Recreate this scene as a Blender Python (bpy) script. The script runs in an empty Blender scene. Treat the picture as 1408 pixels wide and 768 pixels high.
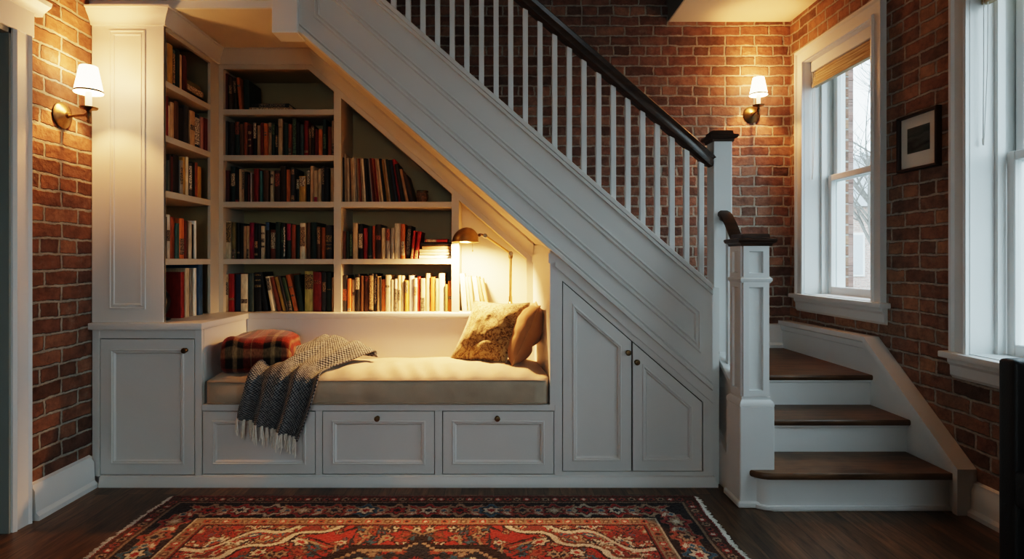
import bpy, bmesh, math, random
import numpy as np
from mathutils import Vector, Matrix, noise
random.seed(7)
rng = np.random.default_rng(11)
scene = bpy.context.scene
COL = scene.collection

# ------------------------------------------------------------------ camera model
FPX, CX, CY, H = 800.0, 680.0, 357.0, 1.166
def P(px, py, Y):
    return Vector(((px-CX)*Y/FPX, Y, H-(py-CY)*Y/FPX))
def FX(px, Y=3.0): return (px-CX)*Y/FPX
def FZ(py, Y=3.0): return H-(py-CY)*Y/FPX

cam_d = bpy.data.cameras.new('camera'); cam = bpy.data.objects.new('camera', cam_d); COL.objects.link(cam)
cam.location = (0, 0, H); cam.rotation_euler = (math.pi/2, 0, 0)
cam_d.sensor_width = 36; cam_d.lens = FPX/1408*36
cam_d.shift_x = (704-CX)/1408; cam_d.shift_y = -(384-CY)/1408
cam_d.clip_start = .02
scene.camera = cam

# ------------------------------------------------------------------ materials
def new_mat(name):
    m = bpy.data.materials.new(name); m.use_nodes = True
    nt = m.node_tree
    return m, nt, nt.nodes, nt.links, nt.nodes['Principled BSDF']
def ramp(nodes, stops, interp='LINEAR'):
    r = nodes.new('ShaderNodeValToRGB'); e = r.color_ramp.elements; r.color_ramp.interpolation = interp
    while len(e) < len(stops): e.new(.5)
    for i, (p, c) in enumerate(stops):
        e[i].position = p; e[i].color = (*c, 1)
    return r
def mat_plain(name, col, rough=.5, metal=0, var=.06, scale=14, bump=0.0, bscale=120, spec=.5, emit=None, estr=0, sheen=0):
    m, nt, N, L, b = new_mat(name)
    tc = N.new('ShaderNodeTexCoord'); nz = N.new('ShaderNodeTexNoise')
    nz.inputs['Scale'].default_value = scale; nz.inputs['Detail'].default_value = 4
    L.new(tc.outputs['Object'], nz.inputs['Vector'])
    r = ramp(N, [(.25, tuple(c*(1-var) for c in col)), (.75, tuple(min(1, c*(1+var)) for c in col))])
    L.new(nz.outputs['Fac'], r.inputs['Fac']); L.new(r.outputs['Color'], b.inputs['Base Color'])
    b.inputs['Roughness'].default_value = rough; b.inputs['Metallic'].default_value = metal
    b.inputs['Specular IOR Level'].default_value = spec
    if sheen: b.inputs['Sheen Weight'].default_value = sheen
    if bump:
        n2 = N.new('ShaderNodeTexNoise'); n2.inputs['Scale'].default_value = bscale; n2.inputs['Detail'].default_value = 3
        L.new(tc.outputs['Object'], n2.inputs['Vector'])
        bp = N.new('ShaderNodeBump'); bp.inputs['Strength'].default_value = bump; bp.inputs['Distance'].default_value = .004
        L.new(n2.outputs['Fac'], bp.inputs['Height']); L.new(bp.outputs['Normal'], b.inputs['Normal'])
    if emit:
        b.inputs['Emission Color'].default_value = (*emit, 1); b.inputs['Emission Strength'].default_value = estr
    return m

def mat_brick(name, axis, tones, mortar, rough=.9):
    """axis 'x': wall runs along X; 'y': along Y"""
    m, nt, N, L, b = new_mat(name)
    tc = N.new('ShaderNodeTexCoord'); sp = N.new('ShaderNodeSeparateXYZ'); L.new(tc.outputs['Object'], sp.inputs[0])
    cb = N.new('ShaderNodeCombineXYZ')
    L.new(sp.outputs['X' if axis == 'x' else 'Y'], cb.inputs['X']); L.new(sp.outputs['Z'], cb.inputs['Y'])
    nd = N.new('ShaderNodeTexNoise'); nd.inputs['Scale'].default_value = 9; nd.inputs['Detail'].default_value = 3
    L.new(cb.outputs[0], nd.inputs['Vector'])
    sub = N.new('ShaderNodeVectorMath'); sub.operation = 'SUBTRACT'; sub.inputs[1].default_value = (.5, .5, .5)
    L.new(nd.outputs['Color'], sub.inputs[0])
    sc = N.new('ShaderNodeVectorMath'); sc.operation = 'SCALE'; sc.inputs['Scale'].default_value = .022
    L.new(sub.outputs[0], sc.inputs[0])
    nd2 = N.new('ShaderNodeTexNoise'); nd2.inputs['Scale'].default_value = 55; nd2.inputs['Detail'].default_value = 4
    L.new(cb.outputs[0], nd2.inputs['Vector'])
    sub2 = N.new('ShaderNodeVectorMath'); sub2.operation = 'SUBTRACT'; sub2.inputs[1].default_value = (.5, .5, .5); L.new(nd2.outputs['Color'], sub2.inputs[0])
    sc2 = N.new('ShaderNodeVectorMath'); sc2.operation = 'SCALE'; sc2.inputs['Scale'].default_value = .011; L.new(sub2.outputs[0], sc2.inputs[0])
    ad2 = N.new('ShaderNodeVectorMath'); ad2.operation = 'ADD'; L.new(sc.outputs[0], ad2.inputs[0]); L.new(sc2.outputs[0], ad2.inputs[1])
    ad = N.new('ShaderNodeVectorMath'); ad.operation = 'ADD'
    L.new(cb.outputs[0], ad.inputs[0]); L.new(ad2.outputs[0], ad.inputs[1])
    br = N.new('ShaderNodeTexBrick'); br.offset = .5; br.squash = .55; br.squash_frequency = 4
    br.inputs['Color1'].default_value = (0, 0, 0, 1); br.inputs['Color2'].default_value = (1, 1, 1, 1); br.inputs['Mortar'].default_value = (.5, .5, .5, 1)
    br.inputs['Scale'].default_value = 1; br.inputs['Mortar Size'].default_value = .0088; br.inputs['Mortar Smooth'].default_value = .5
    br.inputs['Bias'].default_value = 0; br.inputs['Brick Width'].default_value = .215; br.inputs['Row Height'].default_value = .0745
    L.new(ad.outputs[0], br.inputs['Vector'])
    k = len(tones)
    rp = ramp(N, [(i/(k-1), t) for i, t in enumerate(tones)])
    L.new(br.outputs['Color'], rp.inputs['Fac'])
    # blotches within the bricks
    n1 = N.new('ShaderNodeTexNoise'); n1.inputs['Scale'].default_value = 16; n1.inputs['Detail'].default_value = 8; n1.inputs['Roughness'].default_value = .7
    L.new(cb.outputs[0], n1.inputs['Vector'])
    r1 = ramp(N, [(.3, (.45, .42, .42)), (.6, (1.15, 1.1, 1.05))]); L.new(n1.outputs['Fac'], r1.inputs['Fac'])
    mu = N.new('ShaderNodeMix'); mu.data_type = 'RGBA'; mu.blend_type = 'MULTIPLY'; mu.inputs['Factor'].default_value = .8
    L.new(rp.outputs['Color'], mu.inputs['A']); L.new(r1.outputs['Color'], mu.inputs['B'])
    # mortar smeared over the faces in places
    n3 = N.new('ShaderNodeTexNoise'); n3.inputs['Scale'].default_value = 5; n3.inputs['Detail'].default_value = 9; n3.inputs['Roughness'].default_value = .75
    L.new(cb.outputs[0], n3.inputs['Vector'])
    r3 = ramp(N, [(.58, (0, 0, 0)), (.72, (.4, .4, .4))]); L.new(n3.outputs['Fac'], r3.inputs['Fac'])
    mx = N.new('ShaderNodeMath'); mx.operation = 'MAXIMUM'
    L.new(br.outputs['Fac'], mx.inputs[0]); L.new(r3.outputs['Color'], mx.inputs[1])
    mm = N.new('ShaderNodeMix'); mm.data_type = 'RGBA'; mm.blend_type = 'MULTIPLY'; mm.inputs['Factor'].default_value = .6
    mm.inputs['A'].default_value = (*mortar, 1); L.new(r1.outputs['Color'], mm.inputs['B'])
    mix = N.new('ShaderNodeMix'); mix.data_type = 'RGBA'
    L.new(mx.outputs[0], mix.inputs['Factor']); L.new(mu.outputs['Result'], mix.inputs['A']); L.new(mm.outputs['Result'], mix.inputs['B'])
    L.new(mix.outputs['Result'], b.inputs['Base Color']); b.inputs['Roughness'].default_value = rough
    b.inputs['Specular IOR Level'].default_value = .3
    # bump
    inv = N.new('ShaderNodeMath'); inv.operation = 'MULTIPLY'; inv.inputs[1].default_value = -1.0; L.new(br.outputs['Fac'], inv.inputs[0])
    a2 = N.new('ShaderNodeMath'); a2.operation = 'MULTIPLY_ADD'; a2.inputs[1].default_value = .9
    n4 = N.new('ShaderNodeTexNoise'); n4.inputs['Scale'].default_value = 30; n4.inputs['Detail'].default_value = 6; L.new(cb.outputs[0], n4.inputs['Vector'])
    L.new(n4.outputs['Fac'], a2.inputs[0]); L.new(inv.outputs[0], a2.inputs[2])
    bp = N.new('ShaderNodeBump'); bp.inputs['Strength'].default_value = 1.0; bp.inputs['Distance'].default_value = .011
    L.new(a2.outputs[0], bp.inputs['Height']); L.new(bp.outputs['Normal'], b.inputs['Normal'])
    return m

def mat_wood(name, c1, c2, rough=.35, axis='Y', planks=0, grain=1.0, spec=.5, wear=None):
    m, nt, N, L, b = new_mat(name)
    tc = N.new('ShaderNodeTexCoord'); mp = N.new('ShaderNodeMapping')
    s = {'X': (.12, 1, 1), 'Y': (1, .12, 1), 'Z': (1, 1, .12)}[axis]
    mp.inputs['Scale'].default_value = s
    src = tc.outputs['Object']
    if planks:
        sp = N.new('ShaderNodeSeparateXYZ'); L.new(tc.outputs['Object'], sp.inputs[0])
        cb = N.new('ShaderNodeCombineXYZ'); L.new(sp.outputs['Y'], cb.inputs['X']); L.new(sp.outputs['X'], cb.inputs['Y'])
        br = N.new('ShaderNodeTexBrick'); br.offset = .37
        for k_, v in (('Color1', (0, 0, 0, 1)), ('Color2', (1, 1, 1, 1)), ('Mortar', (.5, .5, .5, 1))): br.inputs[k_].default_value = v
        br.inputs['Scale'].default_value = 1; br.inputs['Mortar Size'].default_value = .0012; br.inputs['Mortar Smooth'].default_value = .3
        br.inputs['Brick Width'].default_value = 1.1; br.inputs['Row Height'].default_value = planks
        L.new(cb.outputs[0], br.inputs['Vector'])
        vm = N.new('ShaderNodeVectorMath'); vm.operation = 'MULTIPLY_ADD'; vm.inputs[1].default_value = (7, 7, 7)
        L.new(br.outputs['Color'], vm.inputs[0]); L.new(tc.outputs['Object'], vm.inputs[2])
        src = vm.outputs[0]
    L.new(src, mp.inputs['Vector'])
    nz = N.new('ShaderNodeTexNoise'); nz.inputs['Scale'].default_value = 38*grain; nz.inputs['Detail'].default_value = 7; nz.inputs['Roughness'].default_value = .65
    nz.inputs['Distortion'].default_value = .6
    L.new(mp.outputs[0], nz.inputs['Vector'])
    r = ramp(N, [(.3, c1), (.7, c2)]); L.new(nz.outputs['Fac'], r.inputs['Fac'])
    colr = r.outputs['Color']
    if wear:
        n5 = N.new('ShaderNodeTexNoise'); n5.inputs['Scale'].default_value = 4.5; n5.inputs['Detail'].default_value = 6
        L.new(tc.outputs['Object'], n5.inputs['Vector'])
        r5 = ramp(N, [(.45, (0, 0, 0)), (.75, (.8, .8, .8))]); L.new(n5.outputs['Fac'], r5.inputs['Fac'])
        mw = N.new('ShaderNodeMix'); mw.data_type = 'RGBA'; L.new(r5.outputs['Color'], mw.inputs['Factor'])
        L.new(colr, mw.inputs['A']); mw.inputs['B'].default_value = (*wear, 1); colr = mw.outputs['Result']
    if planks:
        pr = ramp(N, [(0, (.6, .6, .6)), (1, (1.25, 1.2, 1.15))]); L.new(br.outputs['Color'], pr.inputs['Fac'])
        mu = N.new('ShaderNodeMix'); mu.data_type = 'RGBA'; mu.blend_type = 'MULTIPLY'; mu.inputs['Factor'].default_value = 1
        L.new(colr, mu.inputs['A']); L.new(pr.outputs['Color'], mu.inputs['B'])
        md = N.new('ShaderNodeMix'); md.data_type = 'RGBA'; L.new(br.outputs['Fac'], md.inputs['Factor'])
        L.new(mu.outputs['Result'], md.inputs['A']); md.inputs['B'].default_value = (.006, .004, .003, 1)
        colr = md.outputs['Result']
    L.new(colr, b.inputs['Base Color']); b.inputs['Roughness'].default_value = rough; b.inputs['Specular IOR Level'].default_value = spec
    bp = N.new('ShaderNodeBump'); bp.inputs['Strength'].default_value = .25; bp.inputs['Distance'].default_value = .003
    L.new(nz.outputs['Fac'], bp.inputs['Height']); L.new(bp.outputs['Normal'], b.inputs['Normal'])
    return m

M = {}
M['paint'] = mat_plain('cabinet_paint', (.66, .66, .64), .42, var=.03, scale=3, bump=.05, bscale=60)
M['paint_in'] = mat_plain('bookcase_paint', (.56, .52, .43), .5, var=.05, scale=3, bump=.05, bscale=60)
M['back_lampglow'] = mat_plain('bookcase_back_lampglow', (.44, .35, .18), .55, var=.06, scale=3, bump=.05, bscale=60)  # yellowed: the reading lamp's warm bounce is put into this colour
M['shadow_gap'] = mat_plain('gap_shade', (.05, .048, .044), .8)  # painted shade for the dark plates behind door and drawer gaps
M['trim'] = mat_plain('trim_paint', (.74, .75, .74), .4, var=.03, scale=4, bump=.05, bscale=70)
M['plaster'] = mat_plain('plaster', (.62, .57, .48), .8, var=.04, scale=5, bump=.12, bscale=90)
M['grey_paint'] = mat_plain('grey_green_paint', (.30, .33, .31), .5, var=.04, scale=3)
BT = [(.15, .094, .078), (.32, .172, .130), (.24, .128, .100), (.42, .25, .185), (.19, .12, .10), (.37, .205, .155)]
M['brick_x'] = mat_brick('brick_back', 'x', BT, (.46, .43, .38))
M['brick_y'] = mat_brick('brick_side', 'y', [(.16, .098, .075), (.32, .18, .125), (.25, .135, .096), (.42, .26, .17), (.20, .125, .098), (.37, .215, .145)], (.42, .39, .35))
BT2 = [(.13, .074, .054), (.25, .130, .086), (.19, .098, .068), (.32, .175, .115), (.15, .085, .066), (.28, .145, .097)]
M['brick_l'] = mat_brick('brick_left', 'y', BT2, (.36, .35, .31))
M['brick_out'] = mat_brick('brick_outside', 'y', [(.36, .24, .21), (.40, .27, .24), (.38, .25, .22)], (.40, .29, .26))
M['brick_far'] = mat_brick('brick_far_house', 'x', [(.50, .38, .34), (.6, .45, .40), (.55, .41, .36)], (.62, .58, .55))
M['floor'] = mat_wood('oak_floor_dark', (.045, .026, .016), (.20, .12, .066), .36, 'Y', planks=.083)
M['tread'] = mat_wood('worn_tread', (.05, .026, .014), (.17, .09, .045), .36, 'X', wear=(.24, .14, .075))
M['walnut'] = mat_wood('dark_handrail_wood', (.025, .012, .007), (.085, .042, .024), .3, 'X')
M['frame_wood'] = mat_wood('frame_wood', (.015, .008, .005), (.05, .02, .012), .35, 'Z')
M['brass'] = mat_plain('aged_brass', (.38, .27, .13), .32, metal=1, var=.2, scale=30)
M['brass_dk'] = mat_plain('dark_brass', (.19, .13, .07), .38, metal=1, var=.3, scale=40)
M['leather'] = mat_plain('black_leather', (.012, .012, .012), .45, var=.2, scale=30, bump=.3, bscale=180)
M['glossblack'] = mat_plain('black_glaze', (.012, .012, .013), .3)
M['white_card'] = mat_plain('mat_board', (.72, .70, .64), .8, var=.02)
M['cream_wax'] = mat_plain('candle_sleeve', (.8, .72, .55), .5, emit=(1, .72, .4), estr=1.2)
M['bulb'] = mat_plain('bulb_glow', (1, .9, .7), .5, emit=(1, .75, .42), estr=18)
M['cord'] = mat_plain('white_cord', (.7, .7, .68), .7)
M['bark'] = mat_plain('bark', (.24, .22, .20), .9, var=.3, scale=20)
M['pages'] = mat_plain('page_edges', (.62, .54, .38), .85, var=.12, scale=60)
M['fringe'] = mat_plain('cotton_fringe', (.70, .67, .60), .9, var=.1, scale=60)
M['rooftop'] = mat_plain('roof_slate', (.5, .5, .52), .8)
M['ground'] = mat_plain('street_ground', (.25, .25, .24), .9)

def mat_shade():
    m, nt, N, L, b = new_mat('lit_lampshade')
    tc = N.new('ShaderNodeTexCoord'); wv = N.new('ShaderNodeTexNoise'); wv.inputs['Scale'].default_value = 200
    L.new(tc.outputs['Object'], wv.inputs['Vector'])
    b.inputs['Base Color'].default_value = (.9, .82, .66, 1); b.inputs['Roughness'].default_value = .8
    r = ramp(N, [(.3, (1, .70, .38)), (.7, (1, .76, .45))]); L.new(wv.outputs['Fac'], r.inputs['Fac'])
    L.new(r.outputs['Color'], b.inputs['Emission Color']); b.inputs['Emission Strength'].default_value = 12
    return m
M['shade'] = mat_shade()

def mat_glass():
    m, nt, N, L, b = new_mat('window_glass')
    N.remove(b); out = N['Material Output']
    t = N.new('ShaderNodeBsdfTransparent'); t.inputs['Color'].default_value = (.96, .98, .98, 1)
    g = N.new('ShaderNodeBsdfGlossy'); g.inputs['Roughness'].default_value = .02
    lw = N.new('ShaderNodeLayerWeight'); lw.inputs['Blend'].default_value = .5
    pw = N.new('ShaderNodeMath'); pw.operation = 'POWER'; pw.inputs[1].default_value = 4; L.new(lw.outputs['Facing'], pw.inputs[0])
    fr = N.new('ShaderNodeMath'); fr.operation = 'MULTIPLY_ADD'; fr.inputs[1].default_value = .35; fr.inputs[2].default_value = .025; L.new(pw.outputs[0], fr.inputs[0])
    mx = N.new('ShaderNodeMixShader'); L.new(fr.outputs[0], mx.inputs[0]); L.new(t.outputs[0], mx.inputs[1]); L.new(g.outputs[0], mx.inputs[2])
    L.new(mx.outputs[0], out.inputs['Surface'])
    return m
M['glass'] = mat_glass()

def mat_weave(name, ca, cb_, scale=170, rough=.95, bump=.5):
    """two-tone knitted / woven cloth driven by UV"""
    m, nt, N, L, b = new_mat(name)
    uv = N.new('ShaderNodeTexCoord')
    sp = N.new('ShaderNodeSeparateXYZ'); L.new(uv.outputs['UV'], sp.inputs[0])
    def sine(sock, k, ph=0):
        a = N.new('ShaderNodeMath'); a.operation = 'MULTIPLY_ADD'; a.inputs[1].default_value = k; a.inputs[2].default_value = ph
        L.new(sock, a.inputs[0]); s = N.new('ShaderNodeMath'); s.operation = 'SINE'; L.new(a.outputs[0], s.inputs[0]); return s.outputs[0]
    su = sine(sp.outputs['X'], scale*2); sv = sine(sp.outputs['Y'], scale*2)
    mu = N.new('ShaderNodeMath'); mu.operation = 'MULTIPLY'; L.new(su, mu.inputs[0]); L.new(sv, mu.inputs[1])
    nz = N.new('ShaderNodeTexNoise'); nz.inputs['Scale'].default_value = 60; nz.inputs['Detail'].default_value = 3; L.new(uv.outputs['UV'], nz.inputs['Vector'])
    ma = N.new('ShaderNodeMath'); ma.operation = 'MULTIPLY_ADD'; ma.inputs[1].default_value = .45; L.new(mu.outputs[0], ma.inputs[0]); L.new(nz.outputs['Fac'], ma.inputs[2])
    r = ramp(N, [(.25, ca), (.8, cb_)]); L.new(ma.outputs[0], r.inputs['Fac'])
    L.new(r.outputs['Color'], b.inputs['Base Color']); b.inputs['Roughness'].default_value = rough; b.inputs['Specular IOR Level'].default_value = .15
    b.inputs['Sheen Weight'].default_value = .2
    bp = N.new('ShaderNodeBump'); bp.inputs['Strength'].default_value = bump; bp.inputs['Distance'].default_value = .004
    L.new(mu.outputs[0], bp.inputs['Height']); L.new(bp.outputs['Normal'], b.inputs['Normal'])
    return m
M['throw'] = mat_weave('grey_knit', (.028, .038, .05), (.27, .275, .27), 190)
M['linen'] = mat_plain('beige_linen', (.46, .38, .29), .92, var=.10, scale=9, bump=.25, bscale=320, spec=.2, sheen=.2)
M['piping'] = mat_plain('linen_piping', (.36, .30, .23), .9, var=.08)
M['rust_linen'] = mat_plain('tan_linen', (.33, .20, .11), .92, var=.10, scale=10, bump=.3, bscale=300, spec=.2, sheen=.2)

def mat_damask():
    m, nt, N, L, b = new_mat('gold_damask')
    uv = N.new('ShaderNodeTexCoord')
    v = N.new('ShaderNodeTexVoronoi'); v.inputs['Scale'].default_value = 9; v.feature = 'DISTANCE_TO_EDGE'
    n = N.new('ShaderNodeTexNoise'); n.inputs['Scale'].default_value = 14; n.inputs['Detail'].default_value = 5; n.inputs['Distortion'].default_value = 2.2
    L.new(uv.outputs['UV'], v.inputs['Vector']); L.new(uv.outputs['UV'], n.inputs['Vector'])
    a = N.new('ShaderNodeMath'); a.operation = 'MULTIPLY_ADD'; a.inputs[1].default_value = .5; L.new(v.outputs['Distance'], a.inputs[0]); L.new(n.outputs['Fac'], a.inputs[2])
    r = ramp(N, [(.42, (.10, .058, .02)), (.54, (.25, .16, .065)), (.68, (.37, .265, .12))]); L.new(a.outputs[0], r.inputs['Fac'])
    L.new(r.outputs['Color'], b.inputs['Base Color']); b.inputs['Roughness'].default_value = .8; b.inputs['Sheen Weight'].default_value = .3
    bp = N.new('ShaderNodeBump'); bp.inputs['Strength'].default_value = .5; bp.inputs['Distance'].default_value = .004
    L.new(a.outputs[0], bp.inputs['Height']); L.new(bp.outputs['Normal'], b.inputs['Normal'])
    return m
M['damask'] = mat_damask()

def mat_plaid():
    m, nt, N, L, b = new_mat('red_plaid_wool')
    uv = N.new('ShaderNodeTexCoord'); sp = N.new('ShaderNodeSeparateXYZ'); L.new(uv.outputs['UV'], sp.inputs[0])
    stops = [(0, (.25, .027, .013)), (.16, (.25, .027, .013)), (.20, (.012, .010, .010)), (.36, (.014, .011, .010)), (.40, (.34, .25, .14)), (.48, (.32, .23, .12)),
             (.51, (.012, .010, .010)), (.64, (.016, .011, .010)), (.68, (.26, .03, .014)), (.84, (.24, .027, .013)), (.86, (.42, .28, .15)), (.88, (.24, .027, .013))]
    outs = []
    for s, k in (('X', 2.0), ('Y', 2.6)):
        a = N.new('ShaderNodeMath'); a.operation = 'MULTIPLY'; a.inputs[1].default_value = k; L.new(sp.outputs[s], a.inputs[0])
        f = N.new('ShaderNodeMath'); f.operation = 'FRACT'; L.new(a.outputs[0], f.inputs[0])
        r = ramp(N, stops); L.new(f.outputs[0], r.inputs['Fac']); outs.append(r)
    # twill mix
    a = N.new('ShaderNodeMix'); a.data_type = 'RGBA'; a.inputs['Factor'].default_value = .5
    L.new(outs[0].outputs['Color'], a.inputs['A']); L.new(outs[1].outputs['Color'], a.inputs['B'])
    nz = N.new('ShaderNodeTexNoise'); nz.inputs['Scale'].default_value = 60; nz.inputs['Detail'].default_value = 4; L.new(uv.outputs['UV'], nz.inputs['Vector'])
    r2 = ramp(N, [(.3, (.5, .5, .5)), (.7, (1.0, 1.0, 1.0))]); L.new(nz.outputs['Fac'], r2.inputs['Fac'])
    mu = N.new('ShaderNodeMix'); mu.data_type = 'RGBA'; mu.blend_type = 'MULTIPLY'; mu.inputs['Factor'].default_value = 1
    L.new(a.outputs['Result'], mu.inputs['A']); L.new(r2.outputs['Color'], mu.inputs['B'])
    L.new(mu.outputs['Result'], b.inputs['Base Color']); b.inputs['Roughness'].default_value = .95; b.inputs['Sheen Weight'].default_value = .25
    b.inputs['Specular IOR Level'].default_value = .1
    bp = N.new('ShaderNodeBump'); bp.inputs['Strength'].default_value = .4; bp.inputs['Distance'].default_value = .004
    L.new(nz.outputs['Fac'], bp.inputs['Height']); L.new(bp.outputs['Normal'], b.inputs['Normal'])
    return m
M['plaid'] = mat_plaid()

def mat_bamboo():
    m, nt, N, L, b = new_mat('woven_bamboo')
    tc = N.new('ShaderNodeTexCoord'); mp = N.new('ShaderNodeMapping'); mp.inputs['Scale'].default_value = (1, 4, 160)
    L.new(tc.outputs['Object'], mp.inputs[0]); n = N.new('ShaderNodeTexNoise'); n.inputs['Scale'].default_value = 1; n.inputs['Detail'].default_value = 4
    L.new(mp.outputs[0], n.inputs['Vector'])
    r = ramp(N, [(.3, (.20, .13, .06)), (.6, (.50, .41, .28)), (.8, (.68, .58, .42))]); L.new(n.outputs['Fac'], r.inputs['Fac'])
    L.new(r.outputs['Color'], b.inputs['Base Color']); b.inputs['Roughness'].default_value = .7
    b.inputs['Transmission Weight'].default_value = 0
    bp = N.new('ShaderNodeBump'); bp.inputs['Strength'].default_value = .6; bp.inputs['Distance'].default_value = .004
    L.new(n.outputs['Fac'], bp.inputs['Height']); L.new(bp.outputs['Normal'], b.inputs['Normal'])
    return m
M['bamboo'] = mat_bamboo()

def mat_print():
    m, nt, N, L, b = new_mat('landscape_print')
    tc = N.new('ShaderNodeTexCoord'); sp = N.new('ShaderNodeSeparateXYZ'); L.new(tc.outputs['Object'], sp.inputs[0])
    n = N.new('ShaderNodeTexNoise'); n.inputs['Scale'].default_value = 14; n.inputs['Detail'].default_value = 6
    mp = N.new('ShaderNodeMapping'); mp.inputs['Scale'].default_value = (1, .5, 1.6); L.new(tc.outputs['Object'], mp.inputs[0]); L.new(mp.outputs[0], n.inputs['Vector'])
    a = N.new('ShaderNodeMath'); a.operation = 'MULTIPLY_ADD'; a.inputs[1].default_value = .12; L.new(n.outputs['Fac'], a.inputs[0]); L.new(sp.outputs['Z'], a.inputs[2])
    mr = N.new('ShaderNodeMapRange'); mr.inputs['From Min'].default_value = -.03; mr.inputs['From Max'].default_value = .15; L.new(a.outputs[0], mr.inputs['Value'])
    r = ramp(N, [(0, (.03, .04, .035)), (.3, (.07, .09, .08)), (.42, (.025, .03, .028)), (.6, (.10, .125, .115)), (.68, (.05, .07, .065)), (1, (.13, .155, .15))])
    L.new(mr.outputs[0], r.inputs['Fac']); L.new(r.outputs['Color'], b.inputs['Base Color']); b.inputs['Roughness'].default_value = .25
    return m
M['print'] = mat_print()

# ------------------------------------------------------------------ mesh builder (works in world coordinates)
class MB:
    def __init__(s): s.bm = bmesh.new(); s.uvs = {}
    def quad(s, *pts):
        return s.bm.faces.new([s.bm.verts.new(p) for p in pts])
    def box(s, x0, x1, y0, y1, z0, z1, bev=0.0, seg=1):
        vs = [s.bm.verts.new((x, y, z)) for x in (x0, x1) for y in (y0, y1) for z in (z0, z1)]
        F = [(0, 1, 3, 2), (4, 6, 7, 5), (0, 4, 5, 1), (2, 3, 7, 6), (0, 2, 6, 4), (1, 5, 7, 3)]
        fs = [s.bm.faces.new([vs[i] for i in f]) for f in F]
        if bev:
            ed = list({e for f in fs for e in f.edges})
            bmesh.ops.bevel(s.bm, geom=ed, offset=bev, segments=seg, affect='EDGES', profile=.6)
        return s
    def prism(s, poly, axis, a, b, bev=0.0):
        """poly: 2D points; axis 'y': poly=(x,z); 'x': (y,z); 'z': (x,y)"""
        def mk(p, t):
            return {'y': (p[0], t, p[1]), 'x': (t, p[0], p[1]), 'z': (p[0], p[1], t)}[axis]
        A = [s.bm.verts.new(mk(p, a)) for p in poly]; B = [s.bm.verts.new(mk(p, b)) for p in poly]
        n = len(poly); fs = [s.bm.faces.new(A), s.bm.faces.new(B[::-1])]
        for i in range(n):
            j = (i+1) % n; fs.append(s.bm.faces.new([A[i], B[i], B[j], A[j]]))
        if bev:
            ed = list({e for f in fs for e in f.edges})
            bmesh.ops.bevel(s.bm, geom=ed, offset=bev, segments=1, affect='EDGES')
        return s
    def rings(s, poly, prof, plane, base, sign=-1, cap=True, capback=True):
        """door/panel: poly 2D ccw-convex; prof=[(inset, height)]; plane 'y' -> (x,z) facing -Y (sign -1), plane 'x' -> (y,z)"""
        loops = []
        for ins, h in prof:
            pp = inset(poly, ins)
            loops.append([s.bm.verts.new((p[0], base+sign*h, p[1]) if plane == 'y' else (base+sign*h, p[0], p[1])) for p in pp])
        n = len(poly)
        for a, b in zip(loops, loops[1:]):
            for i in range(n):
                j = (i+1) % n; s.bm.faces.new([a[i], a[j], b[j], b[i]])
        if cap: s.bm.faces.new(loops[-1])
        if capback: s.bm.faces.new(loops[0][::-1])
        return s
    def sweep(s, path, prof, up=(0, 0, 1), closed=False, caps=True):
        """prof: list of (side, up) offsets; mitred at corners in the plane perpendicular to up"""
        up = Vector(up).normalized(); path = [Vector(p) for p in path]; n = len(path); R = []
        for i, p in enumerate(path):
            if closed: d0 = (p-path[i-1]).normalized(); d1 = (path[(i+1) % n]-p).normalized()
            else:
                d0 = (p-path[i-1]).normalized() if i else None; d1 = (path[i+1]-p).normalized() if i < n-1 else None
                d0 = d0 or d1; d1 = d1 or d0
            s0 = d0.cross(up).normalized(); s1 = d1.cross(up).normalized()
            sd = (s0+s1).normalized(); k = 1/max(.3, sd.dot(s0))
            R.append([s.bm.verts.new(p+sd*(a*k)+up*b) for a, b in prof])
        m = len(prof)
        rngi = range(n if closed else n-1)
        for i in rngi:
            a, b = R[i], R[(i+1) % n]
            for j in range(m):
                q = (j+1) % m; s.bm.faces.new([a[j], a[q], b[q], b[j]])
        if caps and not closed:
            s.bm.faces.new(R[0][::-1]); s.bm.faces.new(R[-1])
        return s
    def tube(s, path, r, seg=10, caps=True):
        path = [Vector(p) for p in path]; n = len(path); rs = r if isinstance(r, (list, tuple)) else [r]*n
        rings = []; ref = None
        for i, p in enumerate(path):
            t = (path[min(i+1, n-1)]-path[max(i-1, 0)]).normalized()
            if ref is None: ref = t.orthogonal().normalized()
            ref = (ref-t*ref.dot(t)).normalized(); bn = t.cross(ref)
            rings.append([s.bm.verts.new(p+(ref*math.cos(a)+bn*math.sin(a))*rs[i]) for a in [2*math.pi*k/seg for k in range(seg)]])
        for a, b in zip(rings, rings[1:]):
            for j in range(seg):
                q = (j+1) % seg; s.bm.faces.new([a[j], a[q], b[q], b[j]])
        if caps: s.bm.faces.new(rings[0][::-1]); s.bm.faces.new(rings[-1])
        return s
    def lathe(s, prof, c, axis=(0, 0, 1), seg=28, sx=1.0, sy=1.0):
        """prof [(r, h)]; revolves about axis through c"""
        ax = Vector(axis).normalized(); u = ax.orthogonal().normalized()
        if abs(ax.z) > .99: u = Vector((1, 0, 0))
        v = ax.cross(u); c = Vector(c); R = []
        for r, h in prof:
            if r < 1e-6: R.append([s.bm.verts.new(c+ax*h)])
            else: R.append([s.bm.verts.new(c+ax*h+(u*math.cos(a)*sx+v*math.sin(a)*sy)*r) for a in [2*math.pi*k/seg for k in range(seg)]])
        for a, b in zip(R, R[1:]):
            if len(a) == 1 and len(b) == 1: continue
            for j in range(seg):
                q = (j+1) % seg
                if len(a) == 1: s.bm.faces.new([a[0], b[q], b[j]])
                elif len(b) == 1: s.bm.faces.new([a[j], a[q], b[0]])
                else: s.bm.faces.new([a[j], a[q], b[q], b[j]])
        return s
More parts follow.
